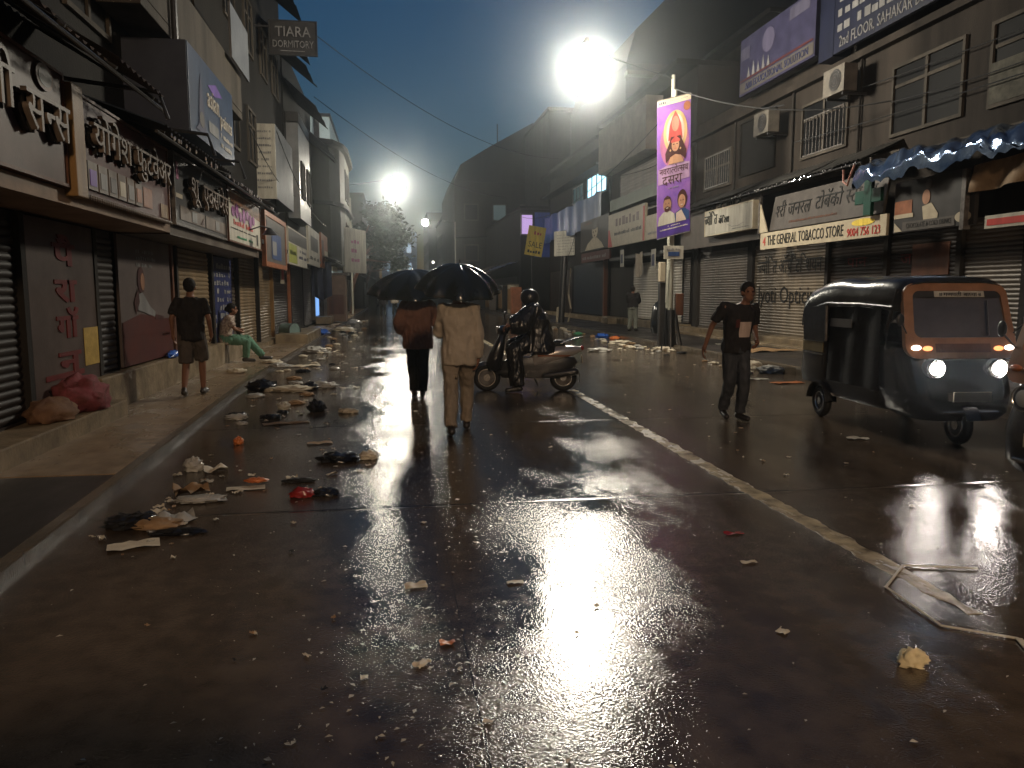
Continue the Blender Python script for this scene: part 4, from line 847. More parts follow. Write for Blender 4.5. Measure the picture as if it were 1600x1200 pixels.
MB().tube([on(t, 0, 3.62), on(t, .93, 3.62)], .015, 6).build("top_rod", M_metal, t); MB().tube([on(t, 0, 0), on(t, .93, 0)], .015, 6).build("bottom_rod", M_metal, t)
# other posts
t = thing("cable_post", "dark leaning post wrapped in pale cloth strips at the far right kerb", "post", (8.3, 37.5, .13)); MB().tube([(8.3, 37.5, .13), (8.45, 37.5, 3.4)], .16, 10).build("shaft", M_dark, t, smooth=True); MB().tube([(8.62, 37.3, .15), (8.75, 37.3, .8), (8.62, 37.3, 1.5), (8.75, 37.35, 2.8)], .05, 7).build("cloth_strip", M_cream, t, smooth=True); MB().tube([(8.05, 37.3, .15), (8.1, 37.3, .9)], .06, 7).build("cloth_strip", M_cream, t, smooth=True)
t = thing("utility_pole", "thin grey utility pole with a crossbar on the far left kerb", "pole", (-2.75, 56, .1)); MB().cyl((-2.75, 56, .1), (-2.75, 56, 8.2), .08, .05, 10).build("shaft", M_galv, t, smooth=True); MB().box(-3.3, -2.2, 55.95, 56.05, 4.2, 4.3).build("crossbar", M_galv, t)
def wire(lbl, a, b, sag, r=.012, n=18):
    a, b = V(a), V(b); MB().tube([a.lerp(b, i / n) - V((0, 0, sag * 4 * (i / n) * (1 - i / n))) for i in range(n + 1)], r, 6).single("overhead_wire", mat("wet_cable", (.05, .05, .05), .18, (.03, .03, .03), 20), lbl, "wire", "overhead wires")
wire("bright wet wire running from the banner pole to the middle upper window", (7.6, 20.4, 7.0), (10.85, 15.9, 5.75), .35, .016)
wire("wire strung across the right facade below the upper windows", (10.85, 15.9, 5.72), (10.88, 6, 5.9), .25)
wire("wire stapled across the right facade at mid-window height", (10.8, 20, 5.62), (10.88, 6, 5.35), .12)
wire("upper wire across the right facade between window heads", (10.85, 17, 6.3), (10.88, 6, 6.1), .1)
wire("short bright wire from the rear air conditioner", (10.3, 21.3, 6.8), (10.3, 19.6, 6.5), .02, .016)
wire("thin wire crossing the sky from the dormitory board", (-2.1, 24.5, 9.2), (9.5, 44, 9.2), .9, .014)
wire("lower thin wire crossing the sky toward the second lamp", (-2.6, 29, 8.5), (8, 54, 8.2), .8, .014)
wire("wire dipping from the sheet-metal box into the left eaves", (-3.3, 24.2, 6.4), (-2.7, 34, 4.4), .5, .016)
wire("loose wire between the far right shops", (8.45, 37.4, 3.3), (10.1, 42, 5.1), .4)
for i, (a, c, s, lb) in enumerate((((-3.6, 12, 3.85), (-3.5, 24, 4.3), .25, "cable sagging along the left eaves to the sheet-metal box"), ((-3.7, 9.5, 4.7), (-3.7, 19, 6.2), .4, "cable looping up the near left wall beside the blue box sign"), ((-3.1, 18.5, 5.3), (-3.5, 30.4, 5.2), .35, "cable from the concrete balcony to the far left eaves"), ((10.2, 26, 4.6), (10.9, 40, 5.0), .45, "drooping cable from the dark tin canopy to the tarpaulin building"), ((10.8, 27, 6.9), (10.4, 37.5, 7.3), .35, "cable under the slanted panel of the old right building"), ((7.6, 20.4, 6.9), (10.8, 28, 7.1), .35, "cable from the banner pole back to the old right building"), ((7.6, 20.4, 6.6), (9.0, 54, 6.9), 1.1, "long cable running from the banner pole down the street"), ((-2.75, 48, 7.3), (-2.75, 56, 7.6), .25, "cable linking the second lamp pole and the utility pole"))): wire(lb, a, c, s, .013)
# far tree over the road
def tree(lbl, x, y, h, cx, cy, cz, r, n, seed):
    rd = random.Random(seed); t = thing("street_tree", lbl, "tree", (x, y, 0))
    tr = MB().tube([(x, y, 0), (x + .1, y, h * .3), (x + (cx - x) * .4, y, h * .55)], .22, 8, .14)
    cl = []
    for i in range(26):
        a = rd.uniform(0, 6.28); q = rd.uniform(.3, 1); zz = rd.uniform(-1, 1); s = math.sqrt(1 - zz * zz * .8)
        cl.append((V((cx + r[0] * q * math.cos(a) * s, cy + r[1] * q * math.sin(a) * s, cz + r[2] * zz * q)), rd.uniform(.5, 1.0)))
    for c, q in cl[:12]: tr.tube([(x + (cx - x) * .4, y, h * .55), (c.x * .6 + x * .4, (c.y + y) / 2, (c.z + h * .55) / 2), c], .07, 6, .02)
    tr.build("trunk", M_rust, t)
    mb = MB()
    for i in range(n):
        c, q = rd.choice(cl); d = V((rd.gauss(0, .5), rd.gauss(0, .5), rd.gauss(0, .4))) * q; p = c + d
        a = V((rd.uniform(-1, 1), rd.uniform(-1, 1), rd.uniform(-.6, .6))).normalized() * .2; b_ = a.cross(V((rd.uniform(-1, 1), rd.uniform(-1, 1), rd.uniform(-1, 1)))).normalized() * .085
        mb.quad(p - a, p + b_, p + a, p - b_)
    mb.build("crown", mat("leaves", (.022, .036, .014), .6, (.012, .02, .008), 1.2), t)
tree("dark leafy tree leaning over the road beneath the second street lamp", -3.0, 60, 7.5, -1.0, 60, 5.6, (2.5, 2.5, 2.6), 9000, 1)
tree("smaller dark tree behind the leaning tree on the left", -2.9, 84, 7, -1.2, 84, 6.2, (2.6, 2.5, 2.4), 5000, 2)

# ============================================================ PEOPLE
M_skin = mat("brown_skin", (.20, .10, .062), .5, (.165, .08, .05), 6, .05); M_hairb = mat("black_hair", (.010, .008, .007), .75, (.016, .013, .011), 40, .5, 90)
M_eye = flat("eye_white", (.5, .48, .45), .2); M_tee = mat("black_tee", (.014, .012, .012), .85, (.022, .019, .018), 12, .9, 11)
M_shorts = mat("grey_shorts", (.085, .07, .06), .85, (.06, .05, .042), 7, .9, 11); M_whitesh = mat("white_shirt_cloth", (.37, .31, .24), .75, (.29, .245, .19), 5, .9, 11)
M_paleT = mat("pale_trouser_cloth", (.25, .20, .15), .75, (.19, .155, .115), 5, .9, 11); M_brownsh = mat("brown_shirt_cloth", (.17, .085, .06), .8, (.12, .06, .042), 5, .9, 11)
M_darkT = mat("dark_trouser_cloth", (.026, .028, .026), .75, (.018, .02, .018), 6, .9, 11); M_jean = mat("dark_denim", (.05, .052, .058), .65, (.028, .03, .034), 5, .12, 120)
M_rain = mat("black_raincoat", (.010, .009, .009), .32, (.015, .013, .012), 5, .15, 20); M_greyT = mat("grey_green_trousers", (.15, .15, .12), .8, (.10, .10, .08), 5)
M_kurta = mat("patterned_kurta", (.46, .40, .33), .8, (.16, .10, .09), 22, .05); M_greenT = mat("green_salwar", (.12, .24, .17), .8, (.08, .16, .11), 6); M_shoe = mat("dark_shoe", (.02, .017, .015), .35, (.03, .025, .02), 9)
def hand(mb, w, f, pn, curl, thumb=1, fine=True):
    w, f, pn = V(w), V(f).normalized(), V(pn).normalized(); pn = (pn - f * pn.dot(f)).normalized(); s = f.cross(pn)
    mb.cap(w - f * .01, w + f * .035, .026, .03); mb.ell(w + f * .055, (.038, .04, .022), 10, 8, Matrix((s, f, pn)).transposed())
    for k, (o, l) in enumerate(((-.031, .055), (-.0105, .068), (.0105, .074), (.031, .066))):
        p = w + f * .085 + s * o; a = curl * (1 + .12 * k); d = f
        for q in (.45, .33, .25):
            d = (d * math.cos(a) + pn * math.sin(a)).normalized() if q != .45 else (f * math.cos(a * .7) + pn * math.sin(a * .7)).normalized()
            e = p + d * l * q * 1.15; mb.cap(p, e, .0088, .0082, 7); p = e; f_ = d
    p = w + f * .025 + s * .03 * thumb; q = p + (s * thumb * .6 + f * .7 + pn * .35).normalized() * .042; mb.cap(p, q, .013, .011, 7); mb.cap(q, q + (f * .8 + pn * (.3 + curl * .5)).normalized() * .03, .011, .009, 7)
DEF = dict(pelvis=(0, 0, .95), chest=(0, 0, 1.25), neck=(0, 0, 1.47), head=(0, .025, 1.60),
           shL=(-.182, 0, 1.385), elL=(-.235, -.03, 1.13), wrL=(-.235, .05, .88), shR=(.182, 0, 1.385), elR=(.235, -.03, 1.13), wrR=(.235, .05, .88),
           hpL=(-.09, 0, .93), knL=(-.10, .03, .50), anL=(-.10, -.02, .085), hpR=(.09, 0, .93), knR=(.10, .03, .50), anR=(.10, -.02, .085), toeL=(-.12, .15, .03), toeR=(.12, .15, .03))
def person(lbl, loc, rz, J=None, shirt=None, trousers=None, shirt_hem=.06, sleeve=1.0, leg=1.0, sgrow=.022, tgrow=.018, shoes=M_shoe, curl=(.35, .35), hair="short", vox=.007, s=1.0, group=None, hood=None, palm=None, flare=1.0, helmet=False, pw=2.4):
    P = {k: V(v) for k, v in {**DEF, **(J or {})}.items()}
    t = thing("person", lbl, "person", (0, 0, 0), group)
    Z = V((0, 0, 1)); pe, ch, ne, hd = P["pelvis"], P["chest"], P["neck"], P["head"]
    def torso(mb, g, z0, top=True, hemf=1.0):
        rs = [(pe + Z * z0, (.150 + g) * hemf, (.105 + g) * hemf), (pe + Z * .0, .158 + g, .112 + g), (pe.lerp(ch, .45), .142 + g, .100 + g), (ch, .165 + g, .112 + g), (ch.lerp(ne, .5), .166 + g * .7, .105 + g * .8), (ch.lerp(ne, .78), .118 + g * .5, .085 + g * .6)]
        rs.append((ch.lerp(ne, .92), .085 + g * .4, .068 + g * .4))
        if top: rs.append((ne, .055 + g * .3, .055 + g * .3))
        mb.loft(rs, 24, pw)
    # body
    hm = MB(); mb = MB(); torso(mb, 0, -.10); mb.cap(ne - Z * .06, hd - Z * .05, .056, .05)
    F = V((0, 1, 0)); fw = V((hd.x - ne.x, max(hd.y - ne.y, 0.001), 0)); 
    mb.ell(hd + V((0, -.012, .025)), (.074, .094, .098), 16, 12); mb.ell(hd + V((0, .035, -.055)), (.056, .055, .062), 12, 10)
    mb.cap(hd + V((0, .075, .015)), hd + V((0, .103, -.03)), .010, .016, 8); mb.ell(hd + V((0, .075, .035)), (.05, .02, .014), 10, 6); mb.ell(hd + V((0, .078, -.068)), (.026, .016, .012), 8, 6)
    for q in (-1, 1): mb.ell(hd + V((q * .077, -.005, -.01)), (.014, .022, .034), 8, 6)
    for q in "LR":
        sh, el, wr, hp, kn, an, to = (P[k + q] for k in ("sh", "el", "wr", "hp", "kn", "an", "toe"))
        mb.cap(sh, el, .048, .038); mb.cap(el, wr, .038, .026); mb.cap(sh, ch.lerp(ne, .55), .05, .06)
        pn = V(palm[0 if q == "L" else 1]) if palm else V((1 if q == "L" else -1, .2, 0))
        hand(hm, wr, (wr - el), pn, curl[0 if q == "L" else 1], thumb=1 if (wr - el).cross(pn).y > 0 else -1)
        mb.cap(hp, kn, .075, .052); mb.cap(kn, kn.lerp(an, .3), .052, .054); mb.cap(kn.lerp(an, .3), an, .054, .036)
        d = (to - an); d.z = 0; mb.cap(an - Z * .03 - d.normalized() * .04, to + Z * .005, .036, .028, 10, 1.0)
    body = remeshed(mb, "body", M_skin, t, .0125, 2)
    if vox < .009:
        h_ = remeshed(hm, "hands", M_skin, t, .0055, 1); bm = bmesh.new(); bm.from_mesh(body.data); bm.from_mesh(h_.data); bm.to_mesh(body.data); bm.free()
        bpy.data.objects.remove(h_); body.data.polygons.foreach_set("use_smooth", [True] * len(body.data.polygons))
    e = MB()
    for q in (-1, 1): e.ell(hd + V((q * .029, .079, .008)), (.013, .008, .008), 8, 6)
    e.build("eyes", M_hair, t, smooth=True)
    # hair
    if hair:
        h = MB(); h.ell(hd + V((0, -.026, .042)), (.088, .102, .098), 16, 12)
        if hair == "bun": h.ell(hd + V((0, -.12, .0)), (.045, .05, .05), 10, 8); h.ell(hd + V((0, -.045, -.01)), (.08, .075, .085), 12, 8)
        else: h.ell(hd + V((0, -.05, .005)), (.074, .064, .075), 12, 8)
        remeshed(h, "hair", M_hairb, t, .009, 2, .006, 40)
    if shirt:
        mb = MB(); torso(mb, sgrow, -shirt_hem, False, flare)
        for q in "LR":
            sh, el, wr = P["sh" + q], P["el" + q], P["wr" + q]; g = sgrow
            mb.cap(ch.lerp(ne, .55), sh, .062 + g * .4, .050 + g * .45)
            if sleeve <= .6: mb.cap(sh, sh.lerp(el, sleeve * 1.5), .051 + g * .45, .048 + g * .8, ends=(True, False))
            else: mb.cap(sh, el, .052 + g * .7, .043 + g); mb.cap(el, el.lerp(wr, min(1, sleeve) * .97), .043 + g, .034 + g * .8, ends=(True, False))
        remeshed(mb, "shirt", shirt, t, max(vox * 1.25, .0125), 2, .028, 8, len(lbl))
    if trousers:
        mb = MB(); mb.loft([(pe + Z * .08, .150 + tgrow * .6, .106 + tgrow * .6), (pe, .162 + tgrow * .6, .115 + tgrow * .6), (pe - Z * .10, .155 + tgrow * .6, .108 + tgrow)], 22, pw)
        for q in "LR":
            hp, kn, an = P["hp" + q], P["kn" + q], P["an" + q]; g = tgrow
            if leg < 1: mb.cap(hp, hp.lerp(kn, leg * 2 * .98), .078 + g, .062 + g * 1.6, ends=(True, False))
            else: mb.cap(hp, kn, .080 + g, .058 + g); mb.cap(kn, an + Z * .005, .058 + g, .048 + g * .9, ends=(True, False))
        remeshed(mb, "trousers", trousers, t, max(vox * 1.25, .0125), 2, .026, 9, 3 + len(lbl))
    if shoes:
        for q in "LR":
            an, to = P["an" + q], P["toe" + q]; d = V((to.x - an.x, to.y - an.y, 0)).normalized()
            m2 = MB(); m2.cap(V((an.x, an.y, min(an.z - .04, to.z + .06))) - d * .045 + Z * .0, to + d * .02 + Z * .006, .043, .036, 12); m2.cap(an - Z * .045 - d * .02, an - Z * .0, .045, .042, 12)
            remeshed(m2, "shoe", shoes, t, .009, 2)
    if helmet: MB().ell(hd + V((0, -.01, .03)), (.13, .15, .14), 20, 14).build("helmet", M_rain, t, smooth=True)
    if s != 1.0:
        for o in tree_of(t)[1:]: 
            if o.type == 'MESH': o.data.transform(Matrix.Scale(s, 4))
    t.location = loc; t.rotation_euler = (0, 0, rz)
    return t
walkL = dict(hpL=(-.09, 0, .92), knL=(-.10, .17, .54), anL=(-.10, .16, .10), toeL=(-.12, .33, .05), hpR=(.09, 0, .92), knR=(.10, -.02, .50), anR=(.10, -.26, .13), toeR=(.11, -.11, .03))
walkR = dict(hpL=(-.09, 0, .92), knL=(-.09, -.02, .50), anL=(-.09, -.27, .13), toeL=(-.10, -.12, .03), hpR=(.09, 0, .92), knR=(.10, .17, .54), anR=(.10, .18, .09), toeR=(.12, .34, .04))
person("barefaced walker in black T-shirt and grey shorts going away along the left pavement".replace("barefaced ", ""), (-2.92, 11.9, .065), R_(4), {**walkR, "elL": (-.26, -.04, 1.14), "wrL": (-.27, .08, .90), "elR": (.25, -.03, 1.14), "wrR": (.25, .12, .92)}, M_tee, M_shorts, .12, .5, .52, .03, .024, flare=1.05)
wm = person("tall man in loose cream shirt and pale trousers walking under the nearer umbrella", (.73, 8.55, 0), R_(-2), {**walkR, "shL": (-.165, 0, 1.39), "shR": (.165, 0, 1.39), "anL": (-.10, -.20, .11), "toeL": (-.11, -.05, .03), "anR": (.10, .30, .09), "toeR": (.12, .46, .04), "knR": (.10, .24, .53), "elL": (-.205, .10, 1.14), "wrL": (-.03, .30, 1.24), "elR": (.205, -.05, 1.12), "wrR": (.205, .0, .86), "head": (-.02, .05, 1.60)}, M_whitesh, M_paleT, .17, 1.0, 1.0, .030, .020, curl=(1.1, .4), palm=((.2, -.3, -1), (-1, .2, 0)), flare=1.06, s=1.01)
bm_ = person("man in brown shirt and dark trousers walking under the farther umbrella", (.38, 11.75, 0), R_(3), {**walkL, "anL": (-.05, .10, .09), "toeL": (-.06, .26, .03), "knL": (-.07, .08, .5), "anR": (.05, -.12, .10), "toeR": (.06, .04, .03), "knR": (.06, -.02, .5), "elL": (-.27, -.02, 1.15), "wrL": (-.24, .16, 1.0), "elR": (.25, .10, 1.16), "wrR": (.08, .30, 1.22)}, M_brownsh, M_darkT, .20, 1.0, 1.0, .06, .03, curl=(.4, 1.1), palm=((1, .2, 0), (-.2, -.3, -1)), flare=1.08, s=1.0)
person("man in dark printed T-shirt and jeans striding toward the viewer", (4.24, 9.05, 0), R_(176), {"pelvis": (.0, 0, .94), "chest": (-.01, .04, 1.24), "neck": (-.05, .07, 1.46), "head": (-.09, .11, 1.59), "shR": (.175, .03, 1.42), "elR": (.28, -.10, 1.17), "wrR": (.35, -.13, .92), "shL": (-.21, .04, 1.40), "elL": (-.25, -.03, 1.13), "wrL": (-.20, .16, 1.0),
       "hpL": (-.09, 0, .92), "knL": (-.075, .12, .52), "anL": (-.06, .05, .09), "toeL": (-.09, .21, .03), "hpR": (.09, 0, .92), "knR": (.07, .02, .50), "anR": (.08, -.14, .11), "toeR": (.10, .02, .03)}, M_tee, M_jean, .10, .5, 1.0, .022, .02, curl=(.6, .4))
rm = [o for o in bpy.data.objects if o.type == 'EMPTY' and o.get("label", "").startswith("man in dark printed")][0]
# printed square on his chest, following the cloth
sh = [o for o in bpy.data.objects if o.parent == rm and o.name.startswith("shirt")][0]
bpy.context.view_layer.update()
def on_cloth(px, pz): 
    hit, loc, nor, idx = sh.ray_cast(V((px, 1.0, pz)), V((0, -1, 0))); return loc + nor * .004 if hit else V((px, .15, pz))
mb = MB().grid(lambda u, v: on_cloth(-.13 + .15 * u, 1.04 + .19 * v), 8, 10); mb.build("shirt_print", M_halo, rm, smooth=True); rm_r = rm
mb = MB().grid(lambda u, v: on_cloth(.02 + .05 * u, 1.16 + .1 * v) + V((0, .001, 0)), 4, 4)
o = mb.build("shirt_print", M_maroon, rm, smooth=True)
for o in [x for x in bpy.data.objects if x.parent == rm and x.name.startswith("shirt_print")]:
    off = rm.location  # verts were given in the person's own frame
    for v in o.data.vertices: v.co += off
person("bareheaded man in dark top and grey-green trousers facing the lit shutter on the right".replace("bareheaded ", ""), (9.15, 28.6, .13), R_(-35), {"chest": (.03, -.02, 1.25), "neck": (-.02, .02, 1.46), "head": (-.03, .08, 1.58), "elL": (-.2, .12, 1.14), "wrL": (-.06, .26, 1.08), "elR": (.2, .12, 1.14), "wrR": (.06, .26, 1.08), "anR": (.14, -.05, .085), "anL": (-.14, .02, .085)}, M_tee, M_greyT, .04, 1.0, 1.0, .05, .03, vox=.01)
person("woman in patterned kurta and green salwar sitting on the left plinth with a leg out", (-3.62, 17.55, .07), R_(-78), {"pelvis": (0, 0, .52), "chest": (0, .05, .82), "neck": (0, .12, 1.04), "head": (0, .18, 1.16), "shL": (-.17, .09, .98), "shR": (.17, .09, .98), "elL": (-.20, .2, .74), "wrL": (-.1, .38, .70), "elR": (.2, .2, .74), "wrR": (.1, .38, .66),
       "hpL": (-.09, .04, .50), "knL": (-.12, .46, .50), "anL": (-.14, .78, .12), "toeL": (-.17, .94, .05), "hpR": (.09, .04, .50), "knR": (.12, .44, .46), "anR": (.10, .42, .10), "toeR": (.10, .57, .03)}, M_kurta, M_greenT, .12, .5, 1.0, .03, .03, hair="bun", vox=.009)
person("distant walker in dark clothes on the road left of the umbrellas", (-.55, 50, 0), R_(10), walkL, M_tee, M_darkT, .1, 1, 1, .03, .02, vox=.014)
person("distant walker in a pale shirt near the far left kerb", (.2, 56, 0), R_(-10), walkR, M_whitesh, M_darkT, .1, 1, 1, .03, .02, vox=.014)

# umbrellas
def umbrella(lbl, top, ax, R, drop, hand_pt, seed):
    t = thing("umbrella", lbl, "umbrella", (0, 0, 0), "open black umbrellas"); top = V(top); ax = V(ax).normalized()
    a = ax.cross(V((0, 1, 0))).normalized(); b = ax.cross(a); N = 8; cl = MB()
    def pt(r, th):
        q = 1 - .13 * (math.sin(th * N / 2) ** 2) * r ** 1.5
        sag = .03 * (math.sin(th * N / 2) ** 2) * math.sin(math.pi * r)
        return top + (a * math.cos(th) + b * math.sin(th)) * R * math.sin(r * 1.25) / math.sin(1.25) * q - ax * (drop * (1 - math.cos(r * 1.5)) / (1 - math.cos(1.5)) + sag)
    rs = [[pt(i / 10 + .012, 2 * math.pi * j / 64) for j in range(64)] for i in range(11)]
    rs2 = [[p - ax * .004 for p in r] for r in reversed(rs)]
    cl.rings(rs + rs2, cap=True); cl.build("canopy", mat("wet_black_nylon", (.008, .010, .010), .22, (.013, .016, .016), 6, .15, 18), t, smooth=75)
    rb = MB()
    for k in range(N): rb.tube([pt(i / 8 + .01, 2 * math.pi * k / N) - ax * .012 for i in range(9)], .004, 5)
    for k in range(N): rb.tube([pt(.55, 2 * math.pi * k / N) - ax * .014, top - ax * (drop + .12)], .003, 5)
    rb.build("ribs", M_steel, t)
    h = V(hand_pt); MB().tube([top + ax * .0, top - ax * (drop + .14), h], .007, 8).build("shaft", M_steel, t); MB().cap(top - ax * .01, top + ax * .045, .008, .005, 8).build("ferrule", M_steel, t)
    MB().cap(h + V((0, 0, .06)), h - V((0, 0, .07)), .016, .016, 10).build("handle", M_black, t, smooth=True)
    return t
umbrella("nearer black umbrella tilted back over the man in the cream shirt", (.75, 8.62, 1.90), (.05, -.26, 1), .485, .29, (.70, 8.92, 1.20), 1)
umbrella("farther black umbrella over the man in the brown shirt, half hidden behind the nearer one", (.32, 11.75, 1.93), (-.03, -.18, 1), .70, .34, (.46, 12.1, 1.18), 2)
# ============================================================ VEHICLES
M_autoB = mat("black_vehicle_paint", (.010, .010, .011), .22, (.018, .017, .016), 5, .04, coat=.4); M_autoO = mat("orange_brown_vehicle_paint", (.25, .12, .058), .4, (.18, .085, .04), 5, .04, coat=.2)
M_vinyl = mat("wet_black_vinyl", (.012, .012, .012), .24, (.02, .02, .018), 5, .25, 9); M_glass = mat("windscreen_glass", (.055, .05, .048), .12, (.08, .072, .07), 2.5, coat=.3)
M_olive = mat("olive_stripe_paint", (.20, .15, .05), .35, (.14, .10, .035), 5); M_chrome = MATS["bright_steel"]; M_amber = glow("amber_light", (1, .35, .12), 2.2); M_wind = glow("indicator_light", (1, .85, .75), 5)
HL = glow("headlight", (1.0, .90, .82), 130)
M_headoff = mat("headlight_glass", (.4, .4, .38), .1, (.3, .3, .28)); M_amberoff = mat("amber_glass", (.4, .12, .03), .15)
def wheel(par, c, r, w, ax=(1, 0, 0), name="wheel"):
    c = V(c); ax = V(ax); o = MB().torus(c, ax, r - w * .42, w * .5, 30, 10, 1.0).build(name, M_rub, par, smooth=True)
    MB().cyl(c - ax * w * .30, c + ax * w * .30, r - w * .75, r - w * .75, 22).build("rim", M_metal, o, smooth=True); MB().cyl(c - ax * w * .42, c + ax * w * .42, r * .25, r * .25, 14).build("hub", M_steel, o, smooth=True)
    MB().torus(c - ax * w * .30, ax, r - w * .85, .012, 24, 6).torus(c + ax * w * .30, ax, r - w * .85, .012, 24, 6).build("rim_ring", M_steel, o, smooth=True)
    return o
def auto(lbl, loc, rz, lit):
    t = thing("auto_rickshaw", lbl, "rickshaw", (0, 0, 0), "black auto rickshaws")
    # front cowl and lower body
    cw = MB(); cw.loft([((0, -1.66, .26), .45, .36), ((0, -1.62, .34), .55, .43), ((0, -1.58, .55), .585, .465), ((0, -1.53, .78), .595, .42), ((0, -1.50, .95), .60, .385), ((0, -1.50, 1.0), .59, .37)], 40, 3.8); cw.build("front_cowl", M_autoB, t, smooth=60)
    MB().loft([((0, -.55, .30), .57, .98), ((0, -.55, .36), .60, 1.0), ((0, -.55, .50), .605, 1.0)], 40, 7).build("floor_tub", M_autoB, t, smooth=40)
    rq = MB(); rq.loft([((0, .20, .42), .615, .44), ((0, .20, .55), .635, .47), ((0, .18, .80), .635, .45), ((0, .17, .99), .62, .42)], 40, 5.5); q = rq.build("rear_body", M_autoB, t, smooth=45)
    
    for s in (-1, 1):
        MB().box(min(s * .637, s * .645), max(s * .637, s * .645), -.12, .44, .83, .96).build("stripe", M_olive, q)
        for z in (.80, .965): MB().box(min(s * .638, s * .648), max(s * .638, s * .648), -.12, .44, z, z + .012).build("trim", M_steel, q)
    # windscreen panel: frame, glass, banner, wiper
    def fr(a, b): return V((a, -1.885 + (b - .96) * .30 - .03 * (1 - (a / .62) ** 2) , b))
    def outline(hw0, hw1, z0, z1, rr, n=7):
        pts = []
        for cx, cz, s in ((hw0 - rr, z0 + rr, 270), (hw1 - rr, z1 - rr, 0), (-(hw1 - rr), z1 - rr, 90), (-(hw0 - rr), z0 + rr, 180)):
            for i in range(n): a = R_(s + 90 * i / (n - 1)); pts.append((cx + rr * math.cos(a), cz + rr * math.sin(a)))
        return pts
    out = outline(.605, .57, .90, 1.68, .13); inn = outline(.505, .485, 1.115, 1.60, .075)
    f0 = [fr(a, b) for a, b in out]; f1 = [fr(a, b) + V((0, -.012, 0)) for a, b in inn]; f2 = [fr(a, b) + V((0, .03, 0)) for a, b in inn]; f3 = [fr(a, b) + V((0, .06, 0)) for a, b in out]
    MB().rings([f0, f1, f2, f3], cap=False, closed=True).build("windscreen_frame", M_autoO, t, smooth=50)
    g = MB(); g.v = [fr(a * 1.01, b) + V((0, .012, 0)) for a, b in inn]; g.f = [tuple(range(len(inn)))]; gl = g.build("windscreen", M_glass, t)
    def strip(a0, a1, b0, b1, m, nm, d=.0): return MB().grid(lambda u, v: fr(a0 + (a1 - a0) * u, b0 + (b1 - b0) * v) + V((0, -.004 - d, 0)), 8, 2).build(nm, m, gl)
    strip(-.25, .30, 1.535, 1.598, M_white, "sun_strip"); strip(-.5, -.255, 1.53, 1.598, M_char, "sun_strip"); strip(.305, .5, 1.53, 1.598, M_char, "sun_strip")
    lettering(gl, "॥ गणपती बाप~पा ॥", fr(-.20, 1.545) + V((0, -.02, 0)), V((1, 0, 0)), V((0, .28, .96)), .042, M_blk, width=.45, depth=.002)
    MB().tube([fr(.28, 1.14) + V((0, -.02, 0)), fr(.31, 1.5) + V((0, -.02, 0))], .008, 6).build("wiper", M_black, gl)
    MB().grid(lambda u, v: fr(-.30 + .6 * u, .965 + .09 * v) + V((0, -.006, 0)), 8, 2).build("front_badge", M_rust, t)
    MB().grid(lambda u, v: (-.42 + .84 * u, -1.90 - .055 * math.cos((u - .5) * 2.4) , .885 + .012 * v), 12, 1).build("chrome_strip", M_steel, t)
    for s in (-1, 1):
        hl = MB().cyl((s * .335, -1.80, .79), (s * .335, -1.985, .80), .115, .098, 22).build("headlight", M_dark, t, smooth=50)
        MB().ell((s * .335, -1.985, .80), (.066, .022, .066), 18, 8).build("lens", HL if lit else M_headoff, hl, smooth=180); MB().torus((s * .335, -1.985, .80), (0, 1, 0), .094, .010, 22, 6).build("rim_ring", M_steel, hl, smooth=True)
        il = MB().ell(fr(s * .505, 1.012) + V((0, -.012, 0)), (.055, .022, .028), 12, 8).build("indicator", M_wind if lit else M_amberoff, t, smooth=180)
        MB().ell(fr(s * .385, 1.005) + V((0, -.008, 0)), (.055, .018, .026), 12, 8).build("lens", M_amber if lit else M_amberoff, il, smooth=180)
        m = MB().tube([fr(s * .58, 1.16), fr(s * .66, 1.26) + V((0, -.08, 0))], .008, 6).build("mirror_arm", M_black, t); MB().ell(fr(s * .68, 1.30) + V((0, -.09, 0)), (.045, .016, .065), 12, 8).build("mirror", M_black, m, smooth=True)
    # hood
    secs = [(-1.69, 1.70, 1.40, .575), (-1.60, 1.735, 1.40, .60), (-1.1, 1.765, 1.43, .63), (-.5, 1.775, 1.43, .64), (.0, 1.75, 1.40, .64), (.36, 1.69, 1.30, .635), (.52, 1.60, 1.2, .625), (.60, 1.45, 1.15, .60)]
    def arch(y, zt, zs, hw, n=22):
        o = []
        for i in range(n + 1):
            a = math.pi * (1 - i / n); c, s = math.cos(a), math.sin(a)
            o.append(V((hw * math.copysign(abs(c) ** .38, c), y, zs + (zt - zs) * abs(s) ** .55)))
        return o
    hm = MB(); A = []
    for k in range(len(secs) - 1):
        for i in range(4):
            q = i / 4; s0, s1 = secs[k], secs[k + 1]; v = [s0[j] + (s1[j] - s0[j]) * q for j in range(4)]; bow = .016 * math.sin((v[0] + 1.7) * 5.6)
            A.append(arch(v[0], v[1] + bow, v[2], v[3] + bow * .3))
    A.append(arch(*secs[-1])); n = 23; k0 = 0
    inner = [[p + V((-.012 * (1 if p.x > 0 else -1) if abs(p.x) > .2 else 0, 0, -.015)) for p in r] for r in A]
    hm.rings([r + list(reversed(r2)) for r, r2 in zip(A, inner)], cap=True); hm.build("hood", M_vinyl, t, smooth=50)
